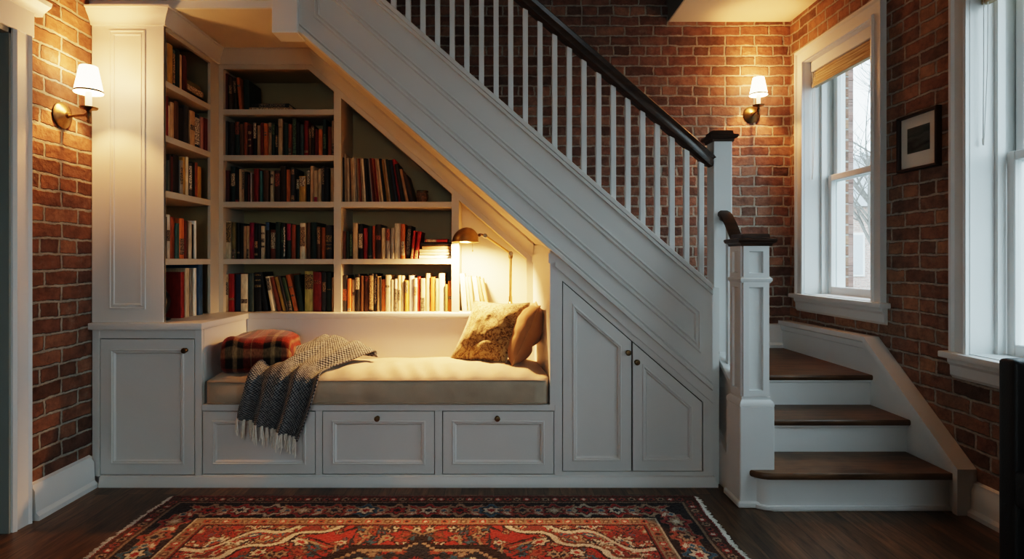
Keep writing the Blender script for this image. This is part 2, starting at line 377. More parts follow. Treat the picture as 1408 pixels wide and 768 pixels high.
    def grid(s, pts, uv=None):
        """pts[i][j] Vectors; uv[i][j] optional"""
        V = [[s.bm.verts.new(p) for p in row] for row in pts]
        lay = s.bm.loops.layers.uv.verify() if uv else None
        for i in range(len(V)-1):
            for j in range(len(V[0])-1):
                idx = [(i, j), (i, j+1), (i+1, j+1), (i+1, j)]
                f = s.bm.faces.new([V[a][b] for a, b in idx])
                if uv:
                    for lp, (a, b) in zip(f.loops, idx): lp[lay].uv = uv[a][b]
        return s
    def build(s, name, mat, parent=None, smooth=35, merge=False, fix=True):
        if merge: bmesh.ops.remove_doubles(s.bm, verts=s.bm.verts, dist=1e-5)
        if fix: bmesh.ops.recalc_face_normals(s.bm, faces=s.bm.faces)
        me = bpy.data.meshes.new(name); s.bm.to_mesh(me); s.bm.free()
        o = bpy.data.objects.new(name, me); COL.objects.link(o)
        if mat: me.materials.append(M[mat] if isinstance(mat, str) else mat)
        if smooth:
            me.polygons.foreach_set('use_smooth', [True]*len(me.polygons)); me.set_sharp_from_angle(angle=math.radians(smooth))
        if parent:
            o.parent = parent
            off = world_loc(parent)
            me.transform(Matrix.Translation(-off))
        return o
def world_loc(o):
    v = Vector((0, 0, 0))
    while o: v += o.location; o = o.parent
    return v
def inset(poly, d):
    if abs(d) < 1e-9: return [tuple(p) for p in poly]
    n = len(poly); out = []
    area = sum(poly[i][0]*poly[(i+1) % n][1]-poly[(i+1) % n][0]*poly[i][1] for i in range(n)); sg = 1 if area > 0 else -1
    for i in range(n):
        p0, p1, p2 = Vector(poly[i-1]), Vector(poly[i]), Vector(poly[(i+1) % n])
        a = (p1-p0).normalized(); b = (p2-p1).normalized()
        na = Vector((-a.y, a.x))*sg; nb = Vector((-b.y, b.x))*sg
        k = (na+nb); k = k/max(.15, (1+na.dot(nb)))
        q = p1+k*d; out.append((q.x, q.y))
    return out
def tag(o, label=None, cat=None, group=None, kind=None):
    if label: o['label'] = label
    if cat: o['category'] = cat
    if group: o['group'] = group
    if kind: o['kind'] = kind
    return o
def thing(name, label, cat, loc=(0, 0, 0), group=None):
    o = bpy.data.objects.new(name, None); COL.objects.link(o); o.location = loc; o.empty_display_size = .05
    return tag(o, label, cat, group)
def structure(mb, name, mat, **k):
    return tag(mb.build(name, mat, **k), kind='structure')

# ------------------------------------------------------------------ room shell
XL, XR, YB, ZC, ZT, YR = -2.08, 2.2, 4.33, 2.936, 5.2, -2.6
ZN = 2.4575                      # ceiling over the reading nook
def SLOPE_Z(x, off=0.0):         # underside of the stair in the XZ plane
    return 1.211-.868*(x-.3075)+off

structure(MB().box(-2.6, 2.62, YR-.2, 4.6, -.12, 0), 'floor', 'floor', smooth=0)
# back wall
structure(MB().box(-2.4, 2.6, YB, YB+.25, -.1, ZT), 'wall_back', 'brick_x', smooth=0)
# left wall with doorway
DY0, DY1, DZ = 1.45, 2.50, 2.155
w = MB(); w.box(XL-.22, XL, DY1, YB, 0, ZT); w.box(XL-.22, XL, YR, DY0, 0, ZT); w.box(XL-.22, XL, DY0, DY1, DZ, ZT)
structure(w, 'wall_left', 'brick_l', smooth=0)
# right wall with window openings (y0, y1, z0, z1)
WINS = [(1.72, 2.68, .73, 2.56), (3.36, 4.11, .925, 2.56), (-.55, .45, .73, 2.56)]  # last one is out of view, added for extra frontal daylight
w = MB(); ys = sorted(WINS); prev = YR
for y0, y1, z0, z1 in ys:
    w.box(XR, XR+.3, prev, y0, 0, ZT); w.box(XR, XR+.3, y0, y1, 0, z0); w.box(XR, XR+.3, y0, y1, z1, ZT); prev = y1
w.box(XR, XR+.3, prev, YB, 0, ZT)
structure(w, 'wall_right', 'brick_y', smooth=0)
# rear wall behind the viewer with an unseen window opening added to light the fronts
RW = (-.75, .75, .7, 2.4)
w = MB(); w.box(-2.4, RW[0], YR-.25, YR, 0, ZC+.3); w.box(RW[1], 2.6, YR-.25, YR, 0, ZC+.3)
w.box(RW[0], RW[1], YR-.25, YR, 0, RW[2]); w.box(RW[0], RW[1], YR-.25, YR, RW[3], ZC+.3)
structure(w, 'wall_rear', 'plaster', smooth=0)
# ceilings
structure(MB().box(-2.3, 2.5, YR-.1, 2.98, ZC, ZC+.25), 'ceiling', 'plaster', smooth=0)
structure(MB().box(1.3, 2.5, 2.98, YB, ZC, ZC+.25), 'ceiling_landing', 'plaster', smooth=0)
structure(MB().box(-2.3, 2.5, 2.9, YB+.1, ZT, ZT+.2), 'ceiling_stairwell', 'plaster', smooth=0)
structure(MB().box(-2.3, 2.5, 2.86, 2.98, ZC+.25, ZT), 'wall_stairwell', 'plaster', smooth=0)
structure(MB().box(1.3-.012, 1.3, 2.98, YB, ZC-.0, ZC+.5), 'trim_1', 'grey_paint', smooth=0)
# upper floor over the nook and its fascia
structure(MB().box(XL, -1.13, 3.0, YB, ZN, 2.75), 'ceiling_nook', 'plaster', smooth=0)
structure(MB().box(XL, -1.14, 2.985, 3.0, ZN, ZC), 'trim_2', 'trim', smooth=0)
structure(MB().box(XL, -1.14, 2.955, 2.985, 2.492, 2.53, .006), 'trim_3', 'trim')

# baseboards
BP = [(0, 0), (.045, 0), (.045, .02), (.03, .035), (.026, .125), (.016, .14), (.016, .152), (0, .16)]
def baseboard(path, name, h=1.0):
    structure(MB().sweep(path, [(a, b*h) for a, b in BP]), name, 'trim')
baseboard([(XL, DY1+.10, 0), (XL, 2.985, 0)], 'baseboard_left', 1.04)
baseboard([(XR, 2.655, 0), (XR, YR, 0)], 'baseboard_right', .98)
baseboard([(XL, YR, 0), (XL, DY0-.1, 0)], 'baseboard_left_rear')

# doorway on the left
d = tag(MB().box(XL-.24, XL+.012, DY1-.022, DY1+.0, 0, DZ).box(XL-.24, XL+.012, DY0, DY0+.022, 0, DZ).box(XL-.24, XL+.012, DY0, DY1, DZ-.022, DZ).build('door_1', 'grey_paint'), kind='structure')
cs = MB()
CP = [(0, 0), (0, .10), (.018, .10), (.034, .088), (.024, .078), (.022, .02), (.03, .012), (.02, 0)]
for ya, sgn in ((DY1-.012, 1), (DY0+.012, -1)):
    cs.prism([(XL+a, ya+sgn*b) for a, b in CP], 'z', 0, DZ-.0)
cs.build('casing', 'trim', d)
hd = MB().box(XL, XL+.026, DY0-.10, DY1+.10, DZ-.0, DZ+.12, .003)
hd.sweep([(XL, DY0-.11, DZ+.012), (XL, DY1+.11, DZ+.012)], [(.0, -.012), (-.0, .008), (-.034, .008), (-.034, -.012)])
hd.prism([(XL, DZ+.11), (XL+.03, DZ+.11), (XL+.036, DZ+.125), (XL+.055, DZ+.14), (XL+.075, DZ+.155), (XL+.08, DZ+.172), (XL, DZ+.172)], 'y', 0, 1) if False else None
hd.bm.verts.ensure_lookup_table()
crown_prof = [(XL, DZ+.11), (XL+.03, DZ+.11), (XL+.036, DZ+.125), (XL+.052, DZ+.138), (XL+.07, DZ+.152), (XL+.075, DZ+.17), (XL, DZ+.17)]
A = [(x, DY0-.14, z) for x, z in crown_prof]; B = [(x, DY1+.14, z) for x, z in crown_prof]
va = [hd.bm.verts.new(p) for p in A]; vb = [hd.bm.verts.new(p) for p in B]
hd.bm.faces.new(va); hd.bm.faces.new(vb[::-1])
for i in range(len(va)):
    j = (i+1) % len(va); hd.bm.faces.new([va[i], vb[i], vb[j], va[j]])
hd.build('header', 'trim', d)
# the room beyond the doorway
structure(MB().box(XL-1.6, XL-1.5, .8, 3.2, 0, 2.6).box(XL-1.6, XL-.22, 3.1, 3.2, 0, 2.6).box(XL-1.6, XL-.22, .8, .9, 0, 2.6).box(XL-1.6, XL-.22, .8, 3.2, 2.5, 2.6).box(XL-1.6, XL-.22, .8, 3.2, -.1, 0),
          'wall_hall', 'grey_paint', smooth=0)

# ------------------------------------------------------------------ windows on the right wall
def window(n, y0, y1, z0, z1, seen=True):
    sx = XR+.14                                   # sash plane
    fr = MB()
    # jamb lining
    fr.box(XR-.012, XR+.26, y1-.002, y1+.02, z0, z1+.02).box(XR-.012, XR+.26, y0-.02, y0+.002, z0, z1+.02).box(XR-.012, XR+.26, y0-.02, y1+.02, z1-.003, z1+.02)
    fr.box(XR-.012, XR+.305, y0-.02, y1+.02, z0-.03, z0+.003)
    # outer frame steps
    for a, b_, t in ((.10, .135, .022), (.20, .26, .03)):
        fr.box(XR+a, XR+b_, y1-t, y1, z0, z1).box(XR+a, XR+b_, y0, y0+t, z0, z1).box(XR+a, XR+b_, y0, y1, z1-t, z1)
    root = tag(fr.build('window_%d' % n, 'trim'), kind='structure')
    # casing
    c = MB(); cw = .095
    prof = [(0, 0), (.0, -.03), (.012, -.034), (.02, -.022), (cw-.02, -.022), (cw-.014, -.036), (cw, -.036), (cw, 0)]
    path = [(XR, y0, z0), (XR, y0, z1), (XR, y1, z1), (XR, y1, z0)]
    # side pieces and head, mitred
    R = []
    for (yy, zz, dy, dz) in ((y0, z0-.02, -1, 0), (y0, z1, -1, 1), (y1, z1, 1, 1), (y1, z0-.02, 1, 0)):
        R.append([c.bm.verts.new((XR+h, yy+dy*o, zz+dz*o)) for o, h in prof])
    for a, b_ in zip(R, R[1:]):
        for j in range(len(prof)):
            q = (j+1) % len(prof); c.bm.faces.new([a[j], a[q], b_[q], b_[j]])
    c.build('casing', 'trim', root)
    s = MB().box(XR-.062, XR+.02, y0-.13, y1+.13, z0-.03, z0, .006, 2)
    s.build('sill', 'trim', root)
    a = MB(); pr = [(XR, z0-.03), (XR-.034, z0-.03), (XR-.034, z0-.05), (XR-.022, z0-.065), (XR-.02, z0-.11), (XR-.008, z0-.125), (XR, z0-.125)]
    va = [a.bm.verts.new((x, y0-.105, z)) for x, z in pr]; vb = [a.bm.verts.new((x, y1+.105, z)) for x, z in pr]
    a.bm.faces.new(va); a.bm.faces.new(vb[::-1])
    for i in range(len(pr)):
        j = (i+1) % len(pr); a.bm.faces.new([va[i], vb[i], vb[j], va[j]])
    a.build('apron', 'trim', root)
    zm = z0+(z1-z0)*.495
    for nm, xa, za, zb, bot in (('lower_sash', sx, z0, zm+.022, .055), ('upper_sash', sx+.042, zm-.022, z1, .042)):
        q = MB(); st = .042
        q.box(xa, xa+.036, y0+.02, y0+.02+st, za, zb, .004).box(xa, xa+.036, y1-.02-st, y1-.02, za, zb, .004)
        q.box(xa, xa+.036, y0+.02+st, y1-.02-st, za, za+bot, .004).box(xa, xa+.036, y0+.02+st, y1-.02-st, zb-.042, zb, .004)
        so = q.build(nm, 'trim', root)
        MB().box(xa+.016, xa+.02, y0+.02+st, y1-.02-st, za+bot, zb-.042).build('pane', 'glass', so, smooth=0)
    return root
for i, wv in enumerate(WINS): window(i+1, *wv)
# rear window behind the viewer, unseen, added for cool daylight on the fronts
wr = tag(MB().box(RW[0]-.1, RW[0], YR-.02, YR+.03, RW[2]-.1, RW[3]+.1).box(RW[1], RW[1]+.1, YR-.02, YR+.03, RW[2]-.1, RW[3]+.1)
         .box(RW[0], RW[1], YR-.02, YR+.03, RW[3], RW[3]+.1).box(RW[0], RW[1], YR-.02, YR+.05, RW[2]-.1, RW[2])
         .box(-.03, .03, YR-.1, YR-.05, RW[2], RW[3]).build('window_4', 'trim'), kind='structure')

def blind(y0, y1, z1, zb, label):
    t = thing('window_blind', label, 'blind', (XR+.08, (y0+y1)/2, zb), 'woven window blinds')
    MB().box(XR+.03, XR+.085, y0+.004, y1-.004, z1-.075, z1-.002, .004).build('headrail', 'trim', t)
    m = MB()
    zt = z1-.076; n = 5
    pts = []
    for k in range(n):
        za = zt-(zt-zb)*k/n; zc_ = zt-(zt-zb)*(k+1)/n
        m.box(XR+.045-.003*k, XR+.062+.002*k, y0+.008, y1-.008, zc_+.001, za, .003)
    m.build('woven_slats', 'bamboo', t)
    c = MB()
    c.tube([(XR+.035, y1-.022, z1-.08), (XR+.033, y1-.024, z1-.5), (XR+.034, y1-.020, zb-.62)], .0022, 6)
    c.tube([(XR+.040, y1-.040, z1-.08), (XR+.041, y1-.036, z1-.5), (XR+.036, y1-.024, zb-.62)], .0022, 6)
    c.lathe([(0, .0), (.006, .0), (.004, -.03), (0, -.03)], (XR+.035, y1-.021, zb-.615), seg=8)
    c.build('pull_cord', 'cord', t)
blind(3.36, 4.11, 2.56, 2.375, 'tan woven blind raised at the top of the window beside the wall lamp')
blind(1.72, 2.68, 2.56, 2.335, 'woven blind at the top of the large window at right edge')

# ------------------------------------------------------------------ cabinetry
DOORP = [(0, -.018), (0, -.001), (.0012, 0), (.050, 0), (.052, .0035), (.058, .0045), (.062, .001), (.066, .001), (.070, -.004), (.074, -.0065)]
def prof_scaled(st): # stile width st
    return [(0, -.018), (0, -.001), (.0012, 0), (st, 0), (st+.002, .0040), (st+.008, .005), (st+.011, .0008), (st+.016, .0015), (st+.020, -.005), (st+.024, -.008)]
def rect(x0, x1, z0, z1): return [(x0, z0), (x1, z0), (x1, z1), (x0, z1)]
def knob(x, y, z, parent, axis=(0, -1, 0)):
    MB().lathe([(0, 0), (.011, 0), (.011, .003), (.005, .006), (.005, .014), (.012, .018), (.0145, .024), (.012, .030), (0, .0325)], (x, y, z), axis, 18).build('knob', 'brass_dk', parent)

# left base cabinet
x0, x1 = XL+.005, -1.51
t = thing('base_cabinet', 'pale painted base cabinet with one panelled door beside the brick wall', 'cabinet', ((x0+x1)/2, 3.2, 0))
m = MB()
dx0, dx1, dz0, dz1 = FX(138), FX(267), FZ(652), FZ(466)
m.box(x0, dx0-.0038, 3.0, 3.02, .05, .808, .0012).box(dx1+.0038, x1, 3.0, 3.02, .05, .808, .0012)
m.box(dx0-.0038, dx1+.0038, 3.0, 3.02, .05, dz0-.0038).box(dx0-.0038, dx1+.0038, 3.0, 3.02, dz1+.0038, .808)
m.build('face_frame', 'paint', t)
MB().box(x0, x1, 3.024, 3.9, 0, .808).build('carcass', 'paint', t, smooth=0)
MB().box(dx0-.02, dx1+.02, 3.021, 3.0235, dz0-.02, dz1+.02).build('gap_shade_plate', 'shadow_gap', t, smooth=0)  # thin dark plate added so the door gap looks shaded
dr = MB().rings(rect(dx0, dx1, dz0, dz1), prof_scaled(.052), 'y', 3.0).build('door', 'paint', t)
knob(FX(256), 3.0, FZ(481), dr)

# counter (L shaped)
c = MB()
c.box(XL+.003, -1.495, 2.968, 3.62, .808, .843, .005, 2)
tag(c.build('countertop', 'paint'), 'white counter slab on the left cabinet running under the corner shelves', 'counter')
c = MB(); c.box(-1.495, .236, 3.532, 3.905, .808, .843, .005, 2)
tag(c.build('ledge', 'paint'), 'long white ledge behind the seat carrying the lowest row of books', 'ledge')

# window-seat bench
bx0, bx1 = -1.508, .312
t = thing('bench_seat', 'built-in pale bench with three panelled drawers under the seat cushion', 'bench', ((bx0+bx1)/2, 3.27, 0))
m = MB(); dz0, dz1 = FZ(651), FZ(565.5)
cols = [(279, 433), (444, 597), (609, 761)]
m.box(bx0, bx1, 3.0, 3.02, dz1+.0038, .42, .0015).box(bx0, bx1, 3.0, 3.02, .05, dz0-.0038)
xs = [bx0]+[v for a, b in cols for v in (FX(a)-.0038, FX(b)+.0038)]+[bx1]
for a, b in zip(xs[0::2], xs[1::2]): m.box(a, b, 3.0, 3.02, dz0-.0038, dz1+.0038)
m.build('face_frame', 'paint', t)
MB().box(bx0, bx1, 3.024, 3.55, 0, .418).build('carcass', 'paint', t, smooth=0)
MB().box(bx0+.01, bx1-.01, 3.021, 3.0235, dz0-.02, dz1+.02).build('gap_shade_plate', 'shadow_gap', t, smooth=0)
MB().box(bx0, .25, 3.545, 3.57, .418, .808).build('back_panel', 'paint', t, smooth=0)
# right return wall of the nook
sp = MB(); prt = [(.2385, 3.905), (.2385, 3.60), (.286, 3.012), (.286, 3.0), (.3125, 3.0), (.3125, 3.905)]
sp.prism(prt, 'z', .418, 1.255); sp.build('side_panel', 'paint', t, smooth=0)
st = MB(); st.prism([(.230, 3.60), (.278, 2.992), (.318, 2.992), (.3, 3.6)], 'z', 1.150, 1.20); st.build('side_trim', 'paint', t, smooth=0)
for a, b in cols:
    dr = MB().rings(rect(FX(a), FX(b), dz0, dz1), prof_scaled(.046), 'y', 3.0).build('drawer', 'paint', t)
    knob((FX(a)+FX(b))/2-.004, 3.0, FZ(574 if a > 300 else 574), dr)

# corner bookcase tower
SHZ = [(2.0975, 2.064), (1.814, 1.780), (1.526, 1.491), (1.172, 1.139)]
t = thing('corner_bookcase', 'tall painted bookcase tower with panelled front next to the brick wall', 'bookcase', (-1.9, 3.3, .843))
tx0, tx1 = XL+.003, -1.706
m = MB()
poly = rect(tx0, tx1, .843, 2.44)
m.box(tx0, tx1, 3.0, 3.018, .843, 2.44, .0015)
m.build('front_panel', 'paint', t)
MB().rings(rect(FX(150), FX(200.5), FZ(425), FZ(41)), [(0, 0), (.002, .006), (.008, .007), (.011, .002), (.018, .0025), (.022, .006), (.027, .005), (.03, 0)], 'y', 3.0, cap=False, capback=False).build('panel_molding', 'paint', t)
m = MB()   # side frame on X=-1.706, opening y 3.018..3.495
m.box(tx1-.018, tx1, 3.495, 3.6, .843, 2.44, .001).box(tx1-.018, tx1, 3.018, 3.495, 2.35, 2.44)
m.box(tx1-.018, tx1, 3.006, 3.02, .843, 2.44)
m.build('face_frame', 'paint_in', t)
MB().box(tx0, tx0+.012, 3.018, 3.6, .843, 2.44).box(tx0, tx1-.018, 3.56, 3.572, .843, 2.44).build('back_panel', 'back_lampglow', t, smooth=0)
for za, zb in SHZ:
    MB().box(tx0+.012, tx1-.0015, 3.019, 3.555, zb, za, .002).build('shelf', 'paint_in', t)
CR = [(0, -.085), (.012, -.085), (.014, -.07), (.02, -.062), (.028, -.045), (.044, -.026), (.05, -.012), (.058, -.010), (.058, 0), (0, 0)]
# crown: along the tower front and side, then along the back bookcase (drawn clockwise so "side" points outwards)
MB().sweep([(tx0, 3.0, ZN), (tx1, 3.0, ZN), (tx1, 3.60, ZN)], CR).build('crown', 'paint', t)

# back bookcase
t = thing('built_in_bookcase', 'white built-in bookcase on the back of the nook with sloped top under the stairs', 'bookcase', (-.7, 3.75, .843))
YF = 3.6
def X6(px): return FX(px, YF)
def Z6(py): return FZ(py, YF)
def C1(x): return Z6(266)-.866*(x-X6(621))          # opening slope
m = MB()
ztop = Z6(95)
# stiles
m.box(X6(288), X6(307), YF, YF+.02, .843, ztop+.1)
m.prism([(X6(459), .843), (X6(469), .843), (X6(469), C1(X6(469))+.05), (X6(459), C1(X6(459))+.05)], 'y', YF, YF+.02)
m.prism([(X6(621), .843), (X6(631), .843), (X6(631), C1(X6(631))+.05), (X6(621), C1(X6(621))+.05)], 'y', YF, YF+.02)
m.prism([(X6(724), .843), (X6(734), .843), (X6(734), C1(X6(734))+.06), (X6(724), C1(X6(724))+.06)], 'y', YF, YF+.02)
# head rail and raking rail
xk = X6(621)-(ztop-Z6(266))/.866                   # where the head meets the slope
m.box(X6(307), xk, YF-.001, YF+.019, ztop, ZN-.02)
rk = .075
m.prism([(xk, ztop), (X6(734), C1(X6(734))), (X6(734), C1(X6(734))+rk+.04), (xk+.03, ZN-.02), (xk, ZN-.02)], 'y', YF-.001, YF+.019)
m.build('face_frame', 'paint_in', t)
# crown on head rail + raking molding
MB().sweep([(tx1, YF, ZN), (-1.12, YF, ZN)], CR).build('crown', 'paint_in', t)
rm = MB()
xa, xb = -1.13, .2385
def raking(x, o): return (x, SLOPE_Z(x)-o)
prf = [(.0, YF-.055), (.012, YF-.055), (.02, YF-.045), (.036, YF-.028), (.055, YF-.012), (.068, YF-.01), (.07, YF), (0, YF)]
va = [rm.bm.verts.new((xa, y, SLOPE_Z(xa)-o*1.32)) for o, y in prf]; vb = [rm.bm.verts.new((xb, y, SLOPE_Z(xb)-o*1.32)) for o, y in prf]
rm.bm.faces.new(va); rm.bm.faces.new(vb[::-1])
for i in range(len(prf)):
    j = (i+1) % len(prf); rm.bm.faces.new([va[i], vb[i], vb[j], va[j]])
rm.build('raking_molding', 'paint_in', t)
# back and dividers
BKY = 3.90
MB().prism([(X6(631), .843), (X6(734), .843), (X6(734), C1(X6(734))+.04), (X6(631), C1(X6(631))+.04)], 'y', BKY-.008, BKY).build('lamp_bay_panel', 'paint_in', t, smooth=0)
MB().prism([(X6(290), .843), (X6(734), .843), (X6(734), C1(X6(734))+.05), (xk+.02, ztop+.05), (X6(290), ztop+.05)], 'y', BKY, BKY+.012).build('back_panel', 'back_lampglow', t, smooth=0)
for a, b in ((300, 307), (459, 469), (621, 631)):
    top = lambda x: min(ztop+.04, C1(x)+.04)
    MB().prism([(X6(a), .843), (X6(b), .843), (X6(b), top(X6(b))), (X6(a), top(X6(a)))], 'y', YF+.02, BKY).build('divider', 'paint_in', t, smooth=0)
# top closers
MB().prism([(X6(300), ztop+.004), (xk, ztop+.004), (X6(734), C1(X6(734))+.004), (X6(734), C1(X6(734))+.02), (xk, ztop+.02), (X6(300), ztop+.02)], 'y', YF+.019, BKY).build('top_panel', 'back_lampglow', t, smooth=0)
for k, (za, zb) in enumerate(SHZ):
    MB().box(X6(307), X6(459), YF, BKY, zb, za, .002).build('shelf', 'paint_in', t)
    if k >= 2: MB().box(X6(469), X6(621), YF, BKY, zb, za, .002).build('shelf', 'paint_in', t)

# under-stair cabinet with two raked doors
t = thing('under_stair_cabinet', 'pale cabinet under the stairs with two sloping panelled doors', 'cabinet', (.7, 3.1, 0))
def dslope(px): return 387+(px-773)*.862            # door top line in pixels of the front plane
ux0, ux1 = .3125, 1.1235
zb_ = FZ(647)
d1 = [(FX(774), zb_), (FX(868), zb_), (FX(868), FZ(dslope(868))), (FX(774), FZ(dslope(774)))]
d2 = [(FX(870), zb_), (FX(965.5), zb_), (FX(965.5), FZ(dslope(965.5))), (FX(870), FZ(dslope(870)))]
m = MB()
def L1(x, o=0): return SLOPE_Z(x)-.02+o
m.prism([(ux0, .05), (FX(773), .05), (FX(773), L1(FX(773))), (ux0, L1(ux0))], 'y', 3.0, 3.02)
m.prism([(FX(966.8), .05), (ux1, .05), (ux1, L1(ux1)), (FX(966.8), L1(FX(966.8)))], 'y', 3.0, 3.02)
m.box(FX(773), FX(966.8), 3.0, 3.02, .05, zb_-.003)
m.prism([(FX(773), FZ(dslope(773))+.006), (FX(966.8), FZ(dslope(966.8))+.006), (FX(966.8), L1(FX(966.8))), (FX(773), L1(FX(773)))], 'y', 3.0, 3.02)
m.build('face_frame', 'paint', t, smooth=0)
MB().prism([(ux0, .0), (ux1, .0), (ux1, L1(ux1)-.02), (ux0, L1(ux0)-.02)], 'y', 3.024, 3.2).build('carcass', 'paint', t, smooth=0)
MB().prism([(ux0+.01, .06), (ux1-.01, .06), (ux1-.01, L1(ux1)-.03), (ux0+.01, L1(ux0)-.03)], 'y', 3.021, 3.0235).build('gap_shade_plate', 'shadow_gap', t, smooth=0)
rm = MB(); dz_ = .074
rm.prism([(ux0, SLOPE_Z(ux0)-dz_), (ux1, SLOPE_Z(ux1)-dz_), (ux1, SLOPE_Z(ux1)-.01), (ux0, SLOPE_Z(ux0)-.01)], 'y', 2.99, 3.0)
rm.build('raking_band', 'paint', t, smooth=0)
for dd, kx, ky in ((d1, 863, 484), (d2, 875, 497)):
    o = MB().rings(dd, prof_scaled(.050), 'y', 3.0).build('door', 'paint', t)
    knob(FX(kx), 3.0, FZ(ky), o)
# continuous base molding
structure(MB().sweep([(XL+.05, 3.0, 0), (1.1235, 3.0, 0), (1.1235, 3.12, 0)], [(0, 0), (.022, 0), (.022, .018), (.014, .032), (.010, .05), (0, .055)]), 'baseboard_front', 'paint')

# ------------------------------------------------------------------ staircase
S = thing('staircase', 'white staircase with dark handrail rising left over the reading nook', 'staircase', (1.2, 3.0, 0))
SX0, SX1 = FX(411), FX(978)
def line(px0, py0): return lambda x: FZ(py0)-.868*(x-FX(px0))
Ltop, Lup, Llow, Lbot = line(745, 195), line(700, 200), line(650, 214), line(758, 345)
m = MB(); m.prism([(SX0, Lbot(SX0)), (SX1, Lbot(SX1)), (SX1, Ltop(SX1)), (SX0, Ltop(SX0))], 'y', 2.985, 3.065)
m.build('stringer', 'paint', S, smooth=0)
xl, xr = FX(432), FX(962)
MB().rings([(xl, Llow(xl)), (xr, Llow(xr)), (xr, Lup(xr)), (xl, Lup(xl))], [(0, 0), (.002, .008), (.009, .009), (.012, .003), (.020, .003), (.024, .008), (.030, .006), (.033, 0)], 'y', 2.985, cap=False, capback=False).build('panel_molding', 'paint', S)
def raked(y0, y1, L, a, b, x0=SX0, x1=SX1, bev=.003):
    return MB().prism([(x0, L(x0)+a), (x1, L(x1)+a), (x1, L(x1)+b), (x0, L(x0)+b)], 'y', y0, y1, bev)
raked(2.972, 3.078, Ltop, -.005, .026).build('cap_rail', 'paint', S)
raked(2.974, 2.985, Ltop, -.030, -.006).build('cap_molding', 'paint', S)
raked(2.972, 2.985, Lbot, 0, .028).build('bottom_molding', 'paint', S)
raked(2.979, 2.985, Lbot, .036, .048, bev=.002).build('bottom_bead', 'paint', S)
# soffit
MB().prism([(-1.14, SLOPE_Z(-1.14)), (1.12, SLOPE_Z(1.12)), (1.12, SLOPE_Z(1.12)+.02), (-1.14, SLOPE_Z(-1.14)+.02)], 'y', 3.06, YB).build('soffit', 'plaster', S, smooth=0)
# upper flight
R0, RUN, RISE = 1.165, .2, .1736
z = .515
for k in range(11):
    xa = R0-k*RUN; z2 = z+RISE
    MB().box(xa-.018, xa, 3.065, YB, z+.0, z2-.026).build('riser', 'trim', S, smooth=0)
    MB().box(xa-RUN-.018, xa+.022, 3.065, YB, z2-.026, z2, .006).build('tread', 'tread', S)
    z = z2
MB().prism([(1.16, .70), (1.16, .86), (-1.1, 2.86), (-1.1, 2.66)], 'y', YB-.02, YB).build('wall_skirt', 'trim', S, smooth=0)
# balusters
rail_px = lambda px: 221+(px-975)*.872
YBAL = 3.025
bal0 = None
for i in range(22):
    px = 963.5-20.1*i; x = FX(px, YBAL)
    zb2 = Ltop(x)+.02; zt2 = FZ(rail_px(px)+13, YBAL)
    w_ = .0135
    if bal0 is None:
        bal0 = MB().prism([(-w_, w_*.868), (w_, -w_*.868), (w_, 1.0-w_*.868), (-w_, 1.0+w_*.868)], 'y', -w_, w_, .002).build('baluster', 'trim', None); ob = bal0
    else:
        ob = bal0.copy(); COL.objects.link(ob)
    ob.parent = S; ob.location = Vector((x, YBAL, zb2))-S.location; ob.scale = (1, 1, zt2-zb2)
# handrail
HP = [(-.030, -.030), (-.022, -.036), (.022, -.036), (.030, -.030), (.026, -.012), (.034, .004), (.032, .022), (.018, .034), (-.018, .034), (-.032, .022), (-.034, .004), (-.026, -.012)]
a = Vector((FX(600, YBAL), YBAL, FZ(rail_px(600), YBAL))); c = Vector((FX(945, YBAL), YBAL, FZ(rail_px(945), YBAL))); b = Vector((1.164, 3.135, FZ(rail_px(680+1.164*FPX/3.135), 3.135)))
MB().sweep([a, c, b], HP, up=Vector((c-a).normalized().cross(Vector((0, 1, 0)))*-1)).build('handrail', 'walnut', S)
# corner newel
def post(x0, x1, y0, y1, z0, z1, mat='trim', bev=.003): return MB().box(x0, x1, y0, y1, z0, z1, bev)
def sqcap(cx_, cy_, z, hw, prof, name, parent):
    m = MB(); rr = []
    for e, h in prof:
        q = hw+e; rr.append([m.bm.verts.new((cx_+sx*q, cy_+sy*q, z+h)) for sx, sy in ((-1, -1), (1, -1), (1, 1), (-1, 1))])
    for u, v in zip(rr, rr[1:]):
        for j in range(4): m.bm.faces.new([u[j], u[(j+1) % 4], v[(j+1) % 4], v[j]])
    m.bm.faces.new(rr[0][::-1]); m.bm.faces.new(rr[-1])
    m.build(name, 'walnut', parent, smooth=20)
n1 = post(1.168, 1.266, 3.10, 3.2, 0, 1.80).build('newel_post', 'trim', S)
sqcap(1.217, 3.15, 1.797, .049, [(0, 0), (.008, 0), (.010, .012), (.022, .018), (.026, .028), (.024, .036), (.006, .040), (.004, .058), (0, .060)], 'newel_cap', n1)
MB().prism([(SX1-.002, 0), (1.170, 0), (1.170, 1.02), (SX1-.002, 1.02)], 'y', 3.03, 3.10).build('end_panel', 'paint', S, smooth=0)
# hanging upper newel
n2 = post(FX(376, 2.98), FX(411, 2.98), 2.955, 3.085, 2.32, 3.0).build('newel_post', 'trim', S)
